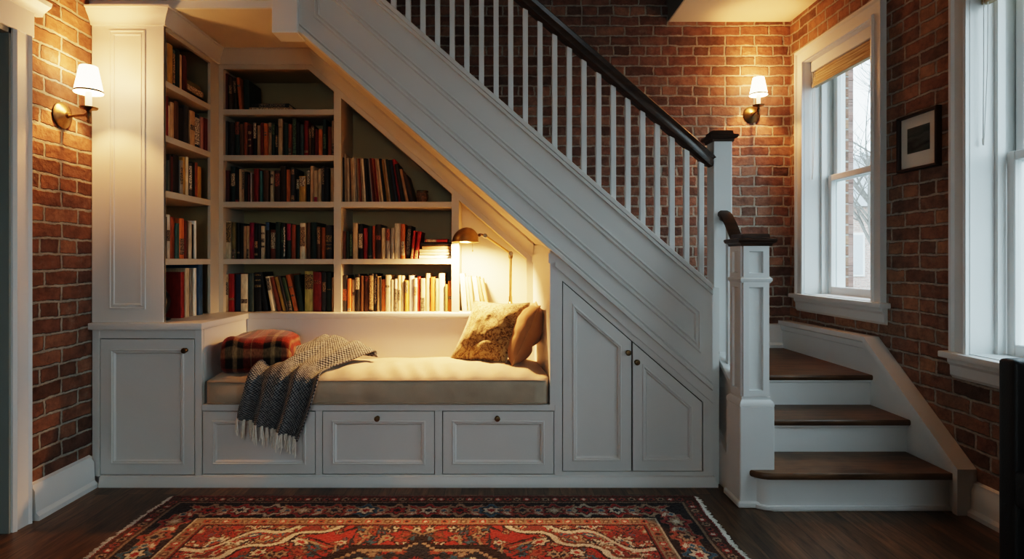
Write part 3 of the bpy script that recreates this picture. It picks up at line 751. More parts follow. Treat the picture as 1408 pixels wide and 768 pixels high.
# foot newel
fx0, fx1, fy0, fy1 = 1.176, 1.299, 2.76, 2.883
n3 = MB().box(fx0, fx1, fy0, fy1, .40, 1.235, .002)
n3 = n3.build('newel_post', 'trim', S)
b_ = MB().box(fx0-.020, fx1+.020, fy0-.020, fy1+.020, .02, .475, .004)
b_.box(fx0-.032, fx1+.030, fy0-.030, fy1+.03, 0, .03, .006)
b_.build('newel_base', 'trim', n3)
for zz, pr in ((.475, [(0, 0), (.02, 0), (.02, .012), (.014, .022), (.006, .03), (.006, .042), (0, .05)]), (1.055, [(0, 0), (.006, 0), (.014, .012), (.014, .022), (.006, .03), (0, .034)])):
    rr = []; mm_ = MB()
    for e, h in pr:
        rr.append([mm_.bm.verts.new((x, y, zz+h)) for x, y in ((fx0-e, fy0-e), (fx1+e, fy0-e), (fx1+e, fy1+e), (fx0-e, fy1+e))])
    for u, v in zip(rr, rr[1:]):
        for j in range(4): mm_.bm.faces.new([u[j], u[(j+1) % 4], v[(j+1) % 4], v[j]])
    mm_.build('newel_molding', 'trim', n3)
# recessed panels on foot newel: applied frames
pf = MB()
for za, zb2 in ((.55, 1.035), (1.105, 1.205)):
    for (u0, u1, pl, base) in ((fx0+.0, fx1-.0, 'y', fy0), (fy0, fy1, 'x', fx0)):
        pf.rings([(u0+.0005, za-.03), (u1-.0005, za-.03), (u1-.0005, zb2+.03), (u0+.0005, zb2+.03)], [(0, 0), (0, .010), (.028, .010), (.032, .001), (.032, 0)], pl, base, cap=False, capback=False)
pf.build('newel_panel_frame', 'trim', n3)
sqcap((fx0+fx1)/2, (fy0+fy1)/2, 1.232, (fx1-fx0)/2, [(0, 0), (.012, 0), (.014, .010), (.026, .016), (.030, .026), (.028, .034), (.006, .038), (.004, .055), (0, .058)], 'newel_cap', n3)
# short easing handrail between the posts
hp = [(1.222, 3.10, 1.40), (1.222, 3.08, 1.402), (1.222, 3.05, 1.385), (1.222, 3.0, 1.34), (1.222, 2.94, 1.275), (1.222, 2.90, 1.235), (1.222, 2.875, 1.215)]
MB().sweep(hp, HP, up=(0, .6, .8)).build('handrail', 'walnut', S)
sk = MB(); sk.prism([(2.86, 0), (3.105, 0), (3.105, .655), (2.86, .505)], 'x', 1.195, 1.235); sk.build('skirt_board', 'trim', S, smooth=0)
sk = MB(); sk.prism([(2.86, .50), (3.105, .65), (3.105, .678), (2.86, .528)], 'x', 1.178, 1.25, .003); sk.build('shoe_rail', 'trim', S)
sk = MB(); sk.prism([(2.86, 0), (3.105, 0), (3.105, .26), (3.08, .27), (2.95, .19), (2.86, .15)], 'x', 1.172, 1.195); sk.build('skirt_base', 'trim', S, smooth=0)
for yy in (2.945, 3.03):
    MB().box(1.2085, 1.2355, yy-.0135, yy+.0135, .505+(yy-2.86)*.61, 1.21+(yy-2.875)*.85-.01, .002).build('baluster', 'trim', S)
# the three lower steps and the landing
def tread_poly(x0, x1, y0, y1, r):
    pts = [(x1, y1), (x0, y1)]
    for k in range(9):
        a = math.pi+ (math.pi/2)*k/8
        pts.append((x0+r+math.cos(a)*r, y0+r+math.sin(a)*r))
    pts.append((x1, y0)); return pts
def tread(poly, z1, th, name='tread', mat='tread'):
    m = MB()
    prof = [(.006, 0), (.001, .006), (0, th*.5), (.001, th-.006), (.006, th)]
    rr = []
    for e, h in prof: rr.append([m.bm.verts.new((p[0], p[1], z1-th+h)) for p in inset(poly, e)])
    n = len(poly)
    for u, v in zip(rr, rr[1:]):
        for j in range(n): m.bm.faces.new([u[j], u[(j+1) % n], v[(j+1) % n], v[j]])
    m.bm.faces.new(rr[0][::-1]); m.bm.faces.new(rr[-1]); return m.build(name, mat, S, smooth=50)
tread(tread_poly(1.188, 2.125, 2.688, 3.02, .10), .178, .03)
m = MB(); pp = tread_poly(1.212, 2.125, 2.712, 3.02, .085); m.prism(pp, 'z', 0, .149); m.build('riser', 'trim', S, smooth=40)
m = MB(); m.prism(inset(pp, -.014), 'z', 0, .022, .004); m.build('riser_molding', 'trim', S, smooth=40)
m = MB(); m.prism(inset(pp, -.010), 'z', .137, .149); m.build('riser_molding', 'trim', S, smooth=40)
tread(tread_poly(1.225, 2.16, 2.975, 3.31, .02), .346, .028)
MB().box(1.24, 2.16, 3.0, 3.31, .149, .319).build('riser', 'trim', S, smooth=0)
MB().box(1.24, 2.16, 2.989, 3.0, .304, .319, .003).build('riser_molding', 'trim', S)
tread([(2.185, YB-.004), (1.12, YB-.004), (1.12, 3.21), (1.235, 3.21), (1.235, 3.272), (2.185, 3.272)], .517, .028, 'landing')
MB().box(1.24, 2.19, 3.296, YB, .319, .489).build('riser', 'trim', S, smooth=0)
MB().box(1.24, 2.19, 3.285, 3.297, .474, .489, .003).build('riser_molding', 'trim', S)
# skirt on the right wall
sk = MB(); sk.prism([(2.665, 0), (2.665, .195), (3.335, .705), (YB, .695), (YB, 0)], 'x', 2.128, XR-.001); sk.build('wall_skirt', 'trim', S, smooth=0)
sk = MB()
pts2 = [(2.665, 0), (2.665, .205), (3.335, .715), (YB, .705)]
nrm = []
for i in range(4):
    p = Vector(pts2[i]); d0 = (p-Vector(pts2[i-1])).normalized() if i else None; d1 = (Vector(pts2[i+1])-p).normalized() if i < 3 else None
    d0 = d0 or d1; d1 = d1 or d0
    na = Vector((d0.y, -d0.x)); nb = Vector((d1.y, -d1.x)); k = (na+nb)/(1+na.dot(nb)); nrm.append(k)
CAPP = [(0, -.060), (.007, -.056), (.009, -.024), (.018, -.016), (.018, .012), (-.071, .012), (-.071, -.004), (0, -.004)]
R = [[sk.bm.verts.new((2.128-h, p[0]-n_.x*o, p[1]-n_.y*o)) for h, o in CAPP] for p, n_ in zip(pts2, nrm)]
for u, v in zip(R, R[1:]):
    for j in range(8): sk.bm.faces.new([u[j], u[(j+1) % 8], v[(j+1) % 8], v[j]])
sk.bm.faces.new(R[0]); sk.bm.faces.new(R[-1][::-1])
sk.build('skirt_cap', 'trim', S)
baseboard([(1.14, YB, .517), (2.13, YB, .517)], 'baseboard_landing', 1.1)

# ------------------------------------------------------------------ wall lights
def sconce(base, nrm_, label, arm=.13, drop=0):
    """base: point on wall; nrm_: outward wall normal"""
    n = Vector(nrm_); base = Vector(base)
    t = thing('wall_sconce', label, 'wall lamp', base, 'brass wall lamps')
    MB().lathe([(0, 0), (.060, 0), (.063, .006), (.057, .012), (.044, .016), (.036, .022), (.016, .03), (.012, .04), (0, .04)], base, n, 28, sx=1.0, sy=1.0).build('backplate', 'brass_dk', t)
    tip = base+n*arm+Vector((0, 0, .012))
    MB().tube([base+n*.02, base+n*.05+Vector((0, 0, -.004)), base+n*(arm-.02)+Vector((0, 0, 0)), tip], [.008, .006, .006, .007], 10).build('arm', 'brass_dk', t)
    MB().lathe([(0, -.05), (.006, -.046), (.009, -.038), (.006, -.03), (.012, -.02), (.012, -.004), (.008, .004), (.012, .012), (.036, .018), (.04, .025), (.034, .024), (.014, .022), (.013, .034), (0, .034)], tip, (0, 0, 1), 24).build('cup', 'brass_dk', t)
    MB().lathe([(.014, .03), (.014, .10), (0, .10)], tip, (0, 0, 1), 18).build('candle_sleeve', 'cream_wax', t)
    z0 = .094
    sh = MB().lathe([(.0605, z0), (.062, z0+.002), (.0385, z0+.126), (.037, z0+.128), (.0365, z0+.126), (.059, z0+.002), (.0605, z0)], tip, (0, 0, 1), 36).build('shade', 'shade', t)
    MB().lathe([(.0605, z0+.004), (.0628, z0+.003), (.0615, z0+.012), (.0595, z0+.012)], tip, (0, 0, 1), 36).build('shade_trim', 'brass_dk', sh)
    MB().lathe([(0, z0+.01), (.010, z0+.015), (.013, z0+.03), (.009, z0+.045), (0, z0+.052)], tip, (0, 0, 1), 16).build('bulb', 'bulb', t)
    return tip+Vector((0, 0, z0+.066))
pL = sconce((XL, 2.795, 1.86), (1, 0, 0), 'brass wall lamp with small lit shade on the left brick wall', .130)
pR = sconce((FX(1033, YB), YB, FZ(158, YB)), (-.07, -1, 0), 'brass wall lamp with small lit shade beside the window by the stairs', .14)

# ------------------------------------------------------------------ picture
py0, py1, pz0, pz1 = 2.86, 3.145, 1.632, 1.928
t = thing('picture_frame', 'small dark framed landscape print with white mat on the right brick wall', 'picture', (XR, (py0+py1)/2, (pz0+pz1)/2))
MB().rings([(py0, pz0), (py1, pz0), (py1, pz1), (py0, pz1)], [(0, 0), (0, .026), (.004, .03), (.012, .028), (.016, .018), (.016, .01)], 'x', XR-.001, cap=False).build('frame', 'frame_wood', t)
MB().box(XR-.012, XR-.008, py0+.014, py1-.014, pz0+.014, pz1-.014).build('mat_board', 'white_card', t, smooth=0)
cy_, cz_ = (py0+py1)/2, (pz0+pz1)/2+.006
MB().box(XR-.0145, XR-.012, cy_-.078, cy_+.078, cz_-.062, cz_+.070).build('print', 'print', t, smooth=0)

# ------------------------------------------------------------------ black chair at the right edge
t = thing('side_chair', 'tall black leather chair back at the right edge of the picture', 'chair', (1.95, 1.8, 0))
cx0, cx1 = 1.726, 2.15
m = MB(); m.box(cx0, cx1, 1.93, 2.0, .12, .832, .022, 4); m.build('backrest', 'leather', t, smooth=60)
m = MB(); m.box(cx0, cx1, 1.50, 1.945, .34, .47, .03, 4); m.build('seat', 'leather', t, smooth=60)
for lx in (cx0+.03, cx1-.03):
    for ly in (1.53, 1.965): MB().box(lx-.022, lx+.022, ly-.022, ly+.022, 0, .36, .003).build('leg', 'walnut', t)
nb = MB()
for k in range(5): nb.lathe([(0, 0), (.0045, .0), (.004, .002), (0, .003)], (cx0+.0005, 1.965, .16+k*.045), (-1, 0, 0), 8)
nb.build('nail_heads', 'glossblack', t)

# ------------------------------------------------------------------ seat cushion
def seat_z(x, y):
    u = (x+1.495)/(1.78); v = (y-2.99)/.54
    u = min(max(u, 0), 1); v = min(max(v, 0), 1)
    cr = (1-abs(2*u-1)**9)*(1-abs(2*v-1)**3)
    return .552+.044*cr-.012*math.exp(-v/.045)-.008*math.exp(-(1-u)/.02)-.008*math.exp(-u/.02)+.006*u+.004*math.sin(9*u+2*v)*cr-.008*(1-min(1, abs(u-.12)/.12))*1
cm = MB(); nu, nv = 90, 30
def cush_pt(u, v, face):
    x = -1.497+u*(1.782)
    return x
top = []
X0c, X1c, Y0c, Y1c, Z0c = -1.498, .282, 2.992, 3.540, .423
# closed cushion as rounded-box deformation
bmc = bmesh.new()
def shell(nx, ny, nz):
    pts = {}
    def vert(i, j, k):
        key = (i, j, k)
        if key in pts: return pts[key]
        u, v, w_ = i/nx, j/ny, k/nz
        x = X0c+(X1c-X0c)*u; y = Y0c+(Y1c-Y0c)*v
        zt_ = seat_z(x, y); z_ = Z0c+(zt_-Z0c)*w_
        # bulge the sides and round the corners in plan
        bl = math.sin(math.pi*w_)
        if j == 0: y -= .010*bl + (.0022*math.sin(62*u+5*noise.noise((u*7, 0, 0)))+.004*noise.noise((u*16, w_*1.5, 2)))*bl
        if i == 0: x -= .002*bl
        rr_ = .05
        dx = min(x-X0c, X1c-x); dy = min(y-Y0c, Y1c-y)
        if dx < rr_ and dy < rr_:
            d_ = math.hypot(rr_-dx, rr_-dy)
            if d_ > rr_:
                f_ = rr_/d_
                ndx = rr_-(rr_-dx)*f_; ndy = rr_-(rr_-dy)*f_
                x = X0c+ndx if x-X0c < X1c-x else X1c-ndx; y = Y0c+ndy if y-Y0c < Y1c-y else Y1c-ndy
        if k == nz: z_ += .005*noise.noise((x*7, y*5, 1.3))+.0075*max(0, 1-v*1.6)*min(1, v*9)*math.sin(x*58+6*noise.noise((x*3, y*2, 4)))
        pts[key] = bmc.verts.new((x, y, z_)); return pts[key]
    def q(a, b, c_, d_): bmc.faces.new([vert(*a), vert(*b), vert(*c_), vert(*d_)])
    for i in range(nx):
        for j in range(ny):
            q((i, j, nz), (i+1, j, nz), (i+1, j+1, nz), (i, j+1, nz)); q((i, j, 0), (i, j+1, 0), (i+1, j+1, 0), (i+1, j, 0))
    for i in range(nx):
        for k in range(nz):
            q((i, 0, k), (i+1, 0, k), (i+1, 0, k+1), (i, 0, k+1)); q((i, ny, k), (i, ny, k+1), (i+1, ny, k+1), (i+1, ny, k))
    for j in range(ny):
        for k in range(nz):
            q((0, j, k), (0, j, k+1), (0, j+1, k+1), (0, j+1, k)); q((nx, j, k), (nx, j+1, k), (nx, j+1, k+1), (nx, j, k+1))
shell(110, 26, 5)
me_b = MB(); me_b.bm.free(); me_b.bm = bmc
cush = me_b.build('seat_cushion', 'linen', smooth=70)
tag(cush, 'long beige linen seat cushion filling the bench', 'cushion')
pp_ = []
for k in range(91):
    u = k/90; x = X0c+.02+(X1c-X0c-.04)*u; pp_.append((x, Y0c-.002+(.012 if k in (0, 90) else 0), seat_z(x, Y0c)+.000))
MB().tube(pp_, .0042, 8).build('piping', 'piping', cush)
pp_ = [(x, y-.001, Z0c+.006) for x, y, z_ in pp_]
MB().tube(pp_, .0042, 8).build('piping', 'piping', cush)

# ------------------------------------------------------------------ pillows
def pillow(name, mat, c, u, v, n, thick, label, seed, seamcol=None):
    """c centre, u and v half edge vectors, n unit normal"""
    c, u, v, n = Vector(c), Vector(u), Vector(v), Vector(n).normalized(); N_ = 40
    def surf(sg):
        P_, U_ = [], []
        for i in range(N_+1):
            r_, ru = [], []
            for j in range(N_+1):
                a, b = 2*i/N_-1, 2*j/N_-1
                # edges pulled in between the corners
                ea = a*(1-.075*(1-b*b)*abs(a)); eb = b*(1-.075*(1-a*a)*abs(b))
                prof = max(0, (1-abs(a)**2.4))**.62*max(0, (1-abs(b)**2.4))**.62
                wr = 0
                wr += .035*noise.noise((a*2.2+seed, b*2.2, sg*3.1))+.02*noise.noise((a*5+seed, b*3, 7+sg))
                wr += .06*math.exp(-((a+b*.6+.45)/.14)**2)*math.sin(5*(b-a))*.35
                wr -= .05*math.exp(-((b+.35-.3*a)/.10)**2)*(1-a*a)*.6
                h_ = thick*prof*(1+wr*5.2)
                p = c+u*ea+v*eb+n*(sg*h_)
                r_.append(p); ru.append((i/N_, j/N_))
            P_.append(r_); U_.append(ru)
        return P_, U_
    m = MB()
    for sg in (1, -1):
        P_, U_ = surf(sg); m.grid(P_, U_)
    m2 = m.build(name, mat, merge=True, smooth=80)
    tag(m2, label, 'pillow')
    ed = []
    for k in range(161):
        s_ = k/40; e = int(s_) % 4; f = (s_-int(s_))*2-1
        a, b = ((f, -1), (1, f), (-f, 1), (-1, -f))[e]
        ea = a*(1-.075*(1-b*b)*abs(a)); eb = b*(1-.075*(1-a*a)*abs(b))
        ed.append(c+u*ea+v*eb)
    MB().tube(ed, .0035, 6).build('piping', seamcol or mat, m2)
    return m2
u = Vector((.158, -.085, .0)); v = Vector((.072, .055, .168)); n = Vector((-.5, -.72, .45))
n = u.cross(v).normalized()*-1
if n.y > 0: n = -n
pillow('throw_pillow', 'damask', (-.030, 3.315, .755), u, v, n, .062, 'gold patterned square pillow leaning in front of the tan pillow', 3.1, 'piping')
u2 = Vector((.0, -.165, .0)); v2 = Vector((.078, .008, .165)); n2_ = u2.cross(v2).normalized()
if n2_.x > 0: n2_ = -n2_
pillow('throw_pillow', 'rust_linen', (.170, 3.31, .752), u2, v2, n2_, .088, 'plain tan linen pillow wedged against the right side of the nook', 8.4)

# ------------------------------------------------------------------ folded plaid blanket
def plaid_blanket():
    # cross-section in (d, h): three folded layers, then lofted along the width with wobble
    W0, D0, HH = .36, .40, .195
    path = []
    lay = 3; th = HH/lay
    for k in range(lay):
        h = th*(k+.5)
        rowx = [-.5, -.3, -.1, .1, .3, .5]
        if k % 2: rowx = rowx[::-1]
        for r_ in rowx: path.append((r_*D0, h))
    m = MB(); NS = 26; NR = 34
    P_, U_ = [], []
    # outer envelope: superellipse section, with creases pressed in at the layer joints
    for i in range(NS+1):
        s_ = i/NS; a = 2*s_-1
        edge = max(0.0, 1-abs(a)**7)**.30 if abs(a) < 1 else 0
        r_, ru = [], []
        for k in range(NR+1):
            th_ = 2*math.pi*k/NR
            cxv, szv = math.cos(th_), math.sin(th_)
            e = .42
            px_ = math.copysign(abs(cxv)**e, cxv); pz_ = math.copysign(abs(szv)**(e*1.15), szv)
            dd = px_*D0/2; hh = pz_*HH/2
            crease = 0
            if abs(px_) > .9:
                for cz in (-.30, .30): crease += .030*math.exp(-((pz_-cz)/.10)**2)
                dd -= math.copysign(crease, px_)*(1 if px_ < 0 else .4)
            sag = .010*math.sin(a*3+px_*2)+.018*(1-a*a)*.5
            hh2 = (hh+HH/2)*(.86+.14*edge)
            if pz_ > .2: hh2 += sag*.7+.014*noise.noise((a*2.3, px_*2.2, 5))
            wob = .012*noise.noise((a*3, pz_*3, px_*2))
            k2 = .55+.45*edge
            x = a*W0/2*(1+.03*noise.noise((px_*3, pz_*2, 9)))
            r_.append(Vector((x, dd*(.82+.18*edge)+wob, HH*.02+hh2*k2+(1-k2)*HH*.42))); ru.append((s_*.95, k/NR*1.15))
        P_.append(r_); U_.append(ru)
    rot = Matrix.Rotation(math.radians(9), 3, 'Z')
    c = Vector((-1.29, 3.245, .553))
    P_ = [[c+rot @ p for p in r_] for r_ in P_]
    m.grid(P_, U_)
    m.bm.verts.ensure_lookup_table()
    # end caps
    n_ = NR+1
    for i in (0, NS):
        vs = [m.bm.verts[i*n_+k] for k in range(NR)]
        f = m.bm.faces.new(vs)
        lay_ = m.bm.loops.layers.uv.verify()
        for lp in f.loops: 
            co = lp.vert.co; lp[lay_].uv = (co.y, co.z)
    o = m.build('plaid_blanket', 'plaid', merge=True, smooth=80)
    tag(o, 'folded red and black plaid blanket on the left end of the seat', 'blanket')
plaid_blanket()

# ------------------------------------------------------------------ knitted throw
def throw():
    rows = [
        [(452, 476, 3.44), (470, 480, 3.40), (520, 489, 3.26)],
        [(441, 466, 3.42), (466, 466, 3.38), (516, 483, 3.26)],
        [(420, 476, 3.33), (452, 474, 3.30), (500, 488, 3.20)],
        [(388, 487, 3.22), (430, 488, 3.19), (478, 498, 3.14)],
        [(362, 498, 3.10), (408, 500, 3.08), (452, 510, 3.06)],
        [(350, 507, 3.015), (400, 509, 3.005), (443, 516, 3.00)],
        [(342, 520, 2.968), (393, 523, 2.962), (438, 526, 2.965)],
        [(336, 541, 2.962), (386, 549, 2.955), (430, 553, 2.957)],
        [(331, 558, 2.965), (380, 572, 2.955), (421, 580, 2.955)],
        [(328, 574, 2.968), (374, 590, 2.958), (411, 604, 2.956)]]
    G = [[P(*q) for q in r_] for r_ in rows]
    nT, nS = 110, 56
    def cr(p0, p1, p2, p3, t):
        return .5*((2*p1)+(p2-p0)*t+(2*p0-5*p1+4*p2-p3)*t*t+(3*p1-p0-3*p2+p3)*t**3)
    def at(col, t):
        s_ = t*(len(G)-1); i = min(int(s_), len(G)-2); f = s_-i
        g = lambda k: G[min(max(k, 0), len(G)-1)][col]
        return cr(g(i-1), g(i), g(i+1), g(i+2), f)
    P_, U_ = [], []
    for i in range(nT+1):
        t = i/nT; a, b, c = at(0, t), at(1, t), at(2, t); r_, ru = [], []
        for j in range(nS+1):
            s_ = j/nS
            p = (a*(1-s_)*(1-2*s_)+b*4*s_*(1-s_)+c*s_*(2*s_-1))
            side = (c-a).normalized(); 
            t2 = min(1, t+.02); fw = (at(1, t2)-at(1, max(0, t-.02))).normalized()
            nm = side.cross(fw).normalized()
            if nm.y > .05 and nm.z < .3: nm = -nm
            if nm.z < -.2: nm = -nm
            amp = .009+.012*min(1, t*1.6)
            ph = 2.4*noise.noise((t*1.6, 0.3, 2))
            f = math.sin(s_*2*math.pi*2.9+ph+1.1*t)+.5*math.sin(s_*2*math.pi*5.3-2*t+1)
            p = p+nm*(amp*f*.8+.012)+Vector((0, 0, .003*noise.noise((s_*9, t*9, 1))))
            if t > .62: p.y = min(p.y, 2.972)
            r_.append(p); ru.append((s_*.42, t*.95))
        P_.append(r_); U_.append(ru)
    m = MB(); m.grid(P_, U_)
    o = m.build('knit_throw', 'throw', smooth=80)
    so = o.modifiers.new('thickness', 'SOLIDIFY'); so.thickness = .007; so.offset = -1
    tag(o, 'grey knitted throw with pale fringe draped over the front edge of the seat', 'throw')
    # tassels along the hem
    last = P_[-1]
    for k in range(15):
        j = int((k+.5)/15*nS); p = last[j]; m = MB()
        for q in range(5):
            off = Vector((random.uniform(-.006, .006), random.uniform(-.004, .001), 0)); dr = Vector((random.uniform(-.014, .010), random.uniform(-.006, .004), -random.uniform(.065, .105)))
            pa = p+off+Vector((0, 0, .006)); 
            m.tube([pa, pa+dr*.35+Vector((random.uniform(-.004, .004), 0, 0)), pa+dr*.7+Vector((random.uniform(-.005, .005), 0, 0)), pa+dr], [.0034, .0034, .0032, .002], 6)
        m.build('tassel', 'fringe', o)
throw()

# ------------------------------------------------------------------ reading lamp
LB = Vector((FX(702, 3.73), 3.73, .843))
t = thing('reading_lamp', 'brass adjustable reading lamp with dome shade standing on the ledge', 'lamp', LB)
MB().lathe([(0, 0), (.082, 0), (.084, .006), (.078, .012), (.05, .02), (.03, .03), (.014, .048), (.010, .06), (0, .06)], LB, seg=36).build('base', 'brass', t)
J1 = Vector((LB.x, 3.72, FZ(351, 3.72))); 
MB().tube([LB+Vector((0, 0, .04)), J1], .009, 14).tube([LB+Vector((.0, 0, .055)), LB+Vector((0, 0, .09))], .012, 14).build('stem', 'brass', t)
MB().lathe([(0, -.02), (.011, -.02), (.014, -.01), (.014, .01), (.010, .02), (0, .022)], J1, (0, 0, 1), 18).lathe([(0, -.018), (.013, -.018), (.016, 0), (.013, .018), (0, .018)], J1+Vector((0, 0, .012)), (0, 1, 0), 18).build('joint', 'brass_dk', t)
J2 = P(667, 324, 3.585)
MB().tube([J1+Vector((0, 0, .012)), J2], .007, 12).build('arm', 'brass', t)
MB().lathe([(0, -.016), (.012, -.016), (.015, 0), (.012, .016), (0, .016)], J2, (0, 1, 0), 18).build('joint', 'brass_dk', t)
SHC = P(639.5, 333, 3.50)
up_ = Vector((.12, .05, 1)).normalized()
J3 = SHC+Vector((.085, .03, .045))
MB().tube([J2, J2+Vector((-.03, -.02, .008)), J3], [.007, .008, .010], 12).build('neck', 'brass_dk', t)
dome = []
for k in range(13):
    a = math.pi/2*k/12; dome.append((.079*math.cos(a)+.0, .008+.083*math.sin(a)))
prof = [(.082, 0), (.0825, .004)]+dome[:-1]+[(.010, .0905), (0, .091)]
inner = [(max(0, r_-.003), max(.0, h-.003)) for r_, h in dome]
sh = MB().lathe(prof, SHC, up_, 40)
sh.lathe([(.082, 0)]+[(.079-.003+.0*0, .004)]+inner[1:], SHC, up_, 40)
sh = sh.build('shade', 'brass', t, merge=True, smooth=50)
MB().lathe([(0, .0), (.018, .008), (.024, .03), (.014, .055), (0, .06)], SHC+up_*.01, up_, 18).build('bulb', 'bulb', t)
MB().tube([SHC+Vector((.045, -.03, .01)), SHC+Vector((.046, -.03, -.045))], .0012, 6).lathe([(0, 0), (.004, .003), (.004, .012), (0, .014)], SHC+Vector((.046, -.03, -.058)), seg=8).build('pull_chain', 'brass', t)
LAMP_POS = SHC-up_*.006

# ------------------------------------------------------------------ books
PAL = {
 'black': (.014, .014, .014), 'charcoal': (.04, .04, .042), 'dark green': (.018, .040, .032), 'green': (.06, .11, .06), 'slate green': (.075, .11, .10), 'dark blue': (.018, .04, .075),
 'blue': (.03, .085, .16), 'teal': (.05, .16, .16), 'maroon': (.11, .018, .018), 'dark red': (.19, .022, .018), 'red': (.30, .022, .018), 'crimson': (.27, .014, .045),
 'rust': (.30, .085, .035), 'orange': (.58, .18, .05), 'brown': (.12, .055, .025), 'dark brown': (.05, .026, .014), 'tan': (.46, .31, .17), 'gold': (.46, .28, .07),
 'cream': (.66, .56, .38), 'white': (.78, .73, .62), 'olive': (.22, .19, .075), 'grey': (.27, .26, .23), 'pale green': (.42, .46, .27), 'pink': (.55, .30, .24), 'yellow green': (.38, .34, .12), 'light tan': (.56, .42, .25)}
def mat_book(name, col):
    m, nt, N, L, b = new_mat(name)
    tc = N.new('ShaderNodeTexCoord'); mp = N.new('ShaderNodeMapping'); mp.inputs['Scale'].default_value = (1, 1, .25); L.new(tc.outputs['Object'], mp.inputs[0])
    oi = N.new('ShaderNodeObjectInfo')
    va = N.new('ShaderNodeVectorMath'); va.operation = 'ADD'; L.new(mp.outputs[0], va.inputs[0]); L.new(oi.outputs['Random'], va.inputs[1])
    n = N.new('ShaderNodeTexNoise'); n.inputs['Scale'].default_value = 70; n.inputs['Detail'].default_value = 6; L.new(va.outputs[0], n.inputs['Vector'])
    r = ramp(N, [(.25, tuple(c*.62 for c in col)), (.6, col), (.85, tuple(min(1, c*1.35+.01) for c in col))]); L.new(n.outputs['Fac'], r.inputs['Fac'])
    h = N.new('ShaderNodeHueSaturation'); mr = N.new('ShaderNodeMapRange'); mr.inputs['To Min'].default_value = .75; mr.inputs['To Max'].default_value = 1.25
    L.new(oi.outputs['Random'], mr.inputs['Value']); L.new(mr.outputs[0], h.inputs['Value']); L.new(r.outputs['Color'], h.inputs['Color'])
    L.new(h.outputs['Color'], b.inputs['Base Color']); b.inputs['Roughness'].default_value = .55; b.inputs['Specular IOR Level'].default_value = .35
    return m
for k, v_ in PAL.items(): M['bk_'+k] = mat_book('book_'+k.replace(' ', '_'), v_)
def mat_label(name, base, ink):
    m, nt, N, L, b = new_mat(name)
    tc = N.new('ShaderNodeTexCoord'); mp = N.new('ShaderNodeMapping'); mp.inputs['Scale'].default_value = (160, 1, 110); L.new(tc.outputs['Object'], mp.inputs[0])
    n = N.new('ShaderNodeTexNoise'); n.inputs['Scale'].default_value = 1; n.inputs['Detail'].default_value = 2; L.new(mp.outputs[0], n.inputs['Vector'])
    r = ramp(N, [(.45, ink), (.55, base)]); L.new(n.outputs['Fac'], r.inputs['Fac']); L.new(r.outputs['Color'], b.inputs['Base Color']); b.inputs['Roughness'].default_value = .6
    return m
LAB = {'cream': ((.60, .50, .33), (.2, .15, .1)), 'gold': ((.32, .22, .08), (.06, .04, .02)), 'red': ((.33, .03, .025), (.2, .03, .02)), 'black': ((.015, .015, .015), (.22, .18, .12)),
       'tan': ((.42, .28, .14), (.12, .07, .04)), 'crimson': ((.36, .016, .06), (.25, .02, .05)), 'rust': ((.30, .085, .035), (.10, .03, .02)), 'ink': ((.03, .03, .03), (.25, .2, .14)), 'blue': ((.03, .085, .16), (.08, .14, .2)), 'white': ((.7, .66, .55), (.12, .11, .1)), 'green': ((.12, .18, .09), (.03, .05, .03))}
for k, (a, b) in LAB.items(): M['lb_'+k] = mat_label('label_'+k, a, b)

ORD = ['first', 'second', 'third', 'fourth', 'fifth', 'sixth', 'seventh', 'eighth', 'ninth', 'tenth', 'eleventh', 'twelfth', 'thirteenth', 'fourteenth', 'fifteenth', 'sixteenth', 'seventeenth',
       'eighteenth', 'nineteenth', 'twentieth', 'twenty-first', 'twenty-second', 'twenty-third', 'twenty-fourth', 'twenty-fifth', 'twenty-sixth', 'twenty-seventh', 'twenty-eighth', 'twenty-ninth', 'thirtieth']
def make_book(w_, d_, h, col, mtx, label, group, lab=None):
    """local: spine at y=0 facing -y, x across the spine, z up"""
    m = MB(); bt = min(.003, w_*.2); r_ = min(.004, w_*.18)
    outer = [(0, d_), (0, r_*1.2), (w_*.12, r_*.35), (w_*.3, 0), (w_*.7, 0), (w_*.88, r_*.35), (w_, r_*1.2), (w_, d_)]
    inner = [(w_-bt, d_), (w_-bt, r_+bt), (bt, r_+bt), (bt, d_)]
    m.prism(outer+inner, 'z', 0, h)
    o = m.build('book', 'bk_'+col, smooth=40)
    o.matrix_world = mtx
    tag(o, label, 'book', group)
    pg = MB().box(bt, w_-bt, r_+bt+.0005, d_-.005, .004, h-.005).build('page_block', 'pages', None, smooth=0); pg.parent = o
    if lab:
        for za, zb in lab[1:]:
            lb = MB(); lb.prism([(w_*.06, r_*.4), (w_*.3, -.0006), (w_*.7, -.0006), (w_*.94, r_*.4), (w_*.94, r_*1.0), (w_*.06, r_*1.0)], 'z', h*za, h*zb)
            q = lb.build('spine_label', 'lb_'+lab[0], None, smooth=0); q.parent = o
    return o
YBK = 3.635
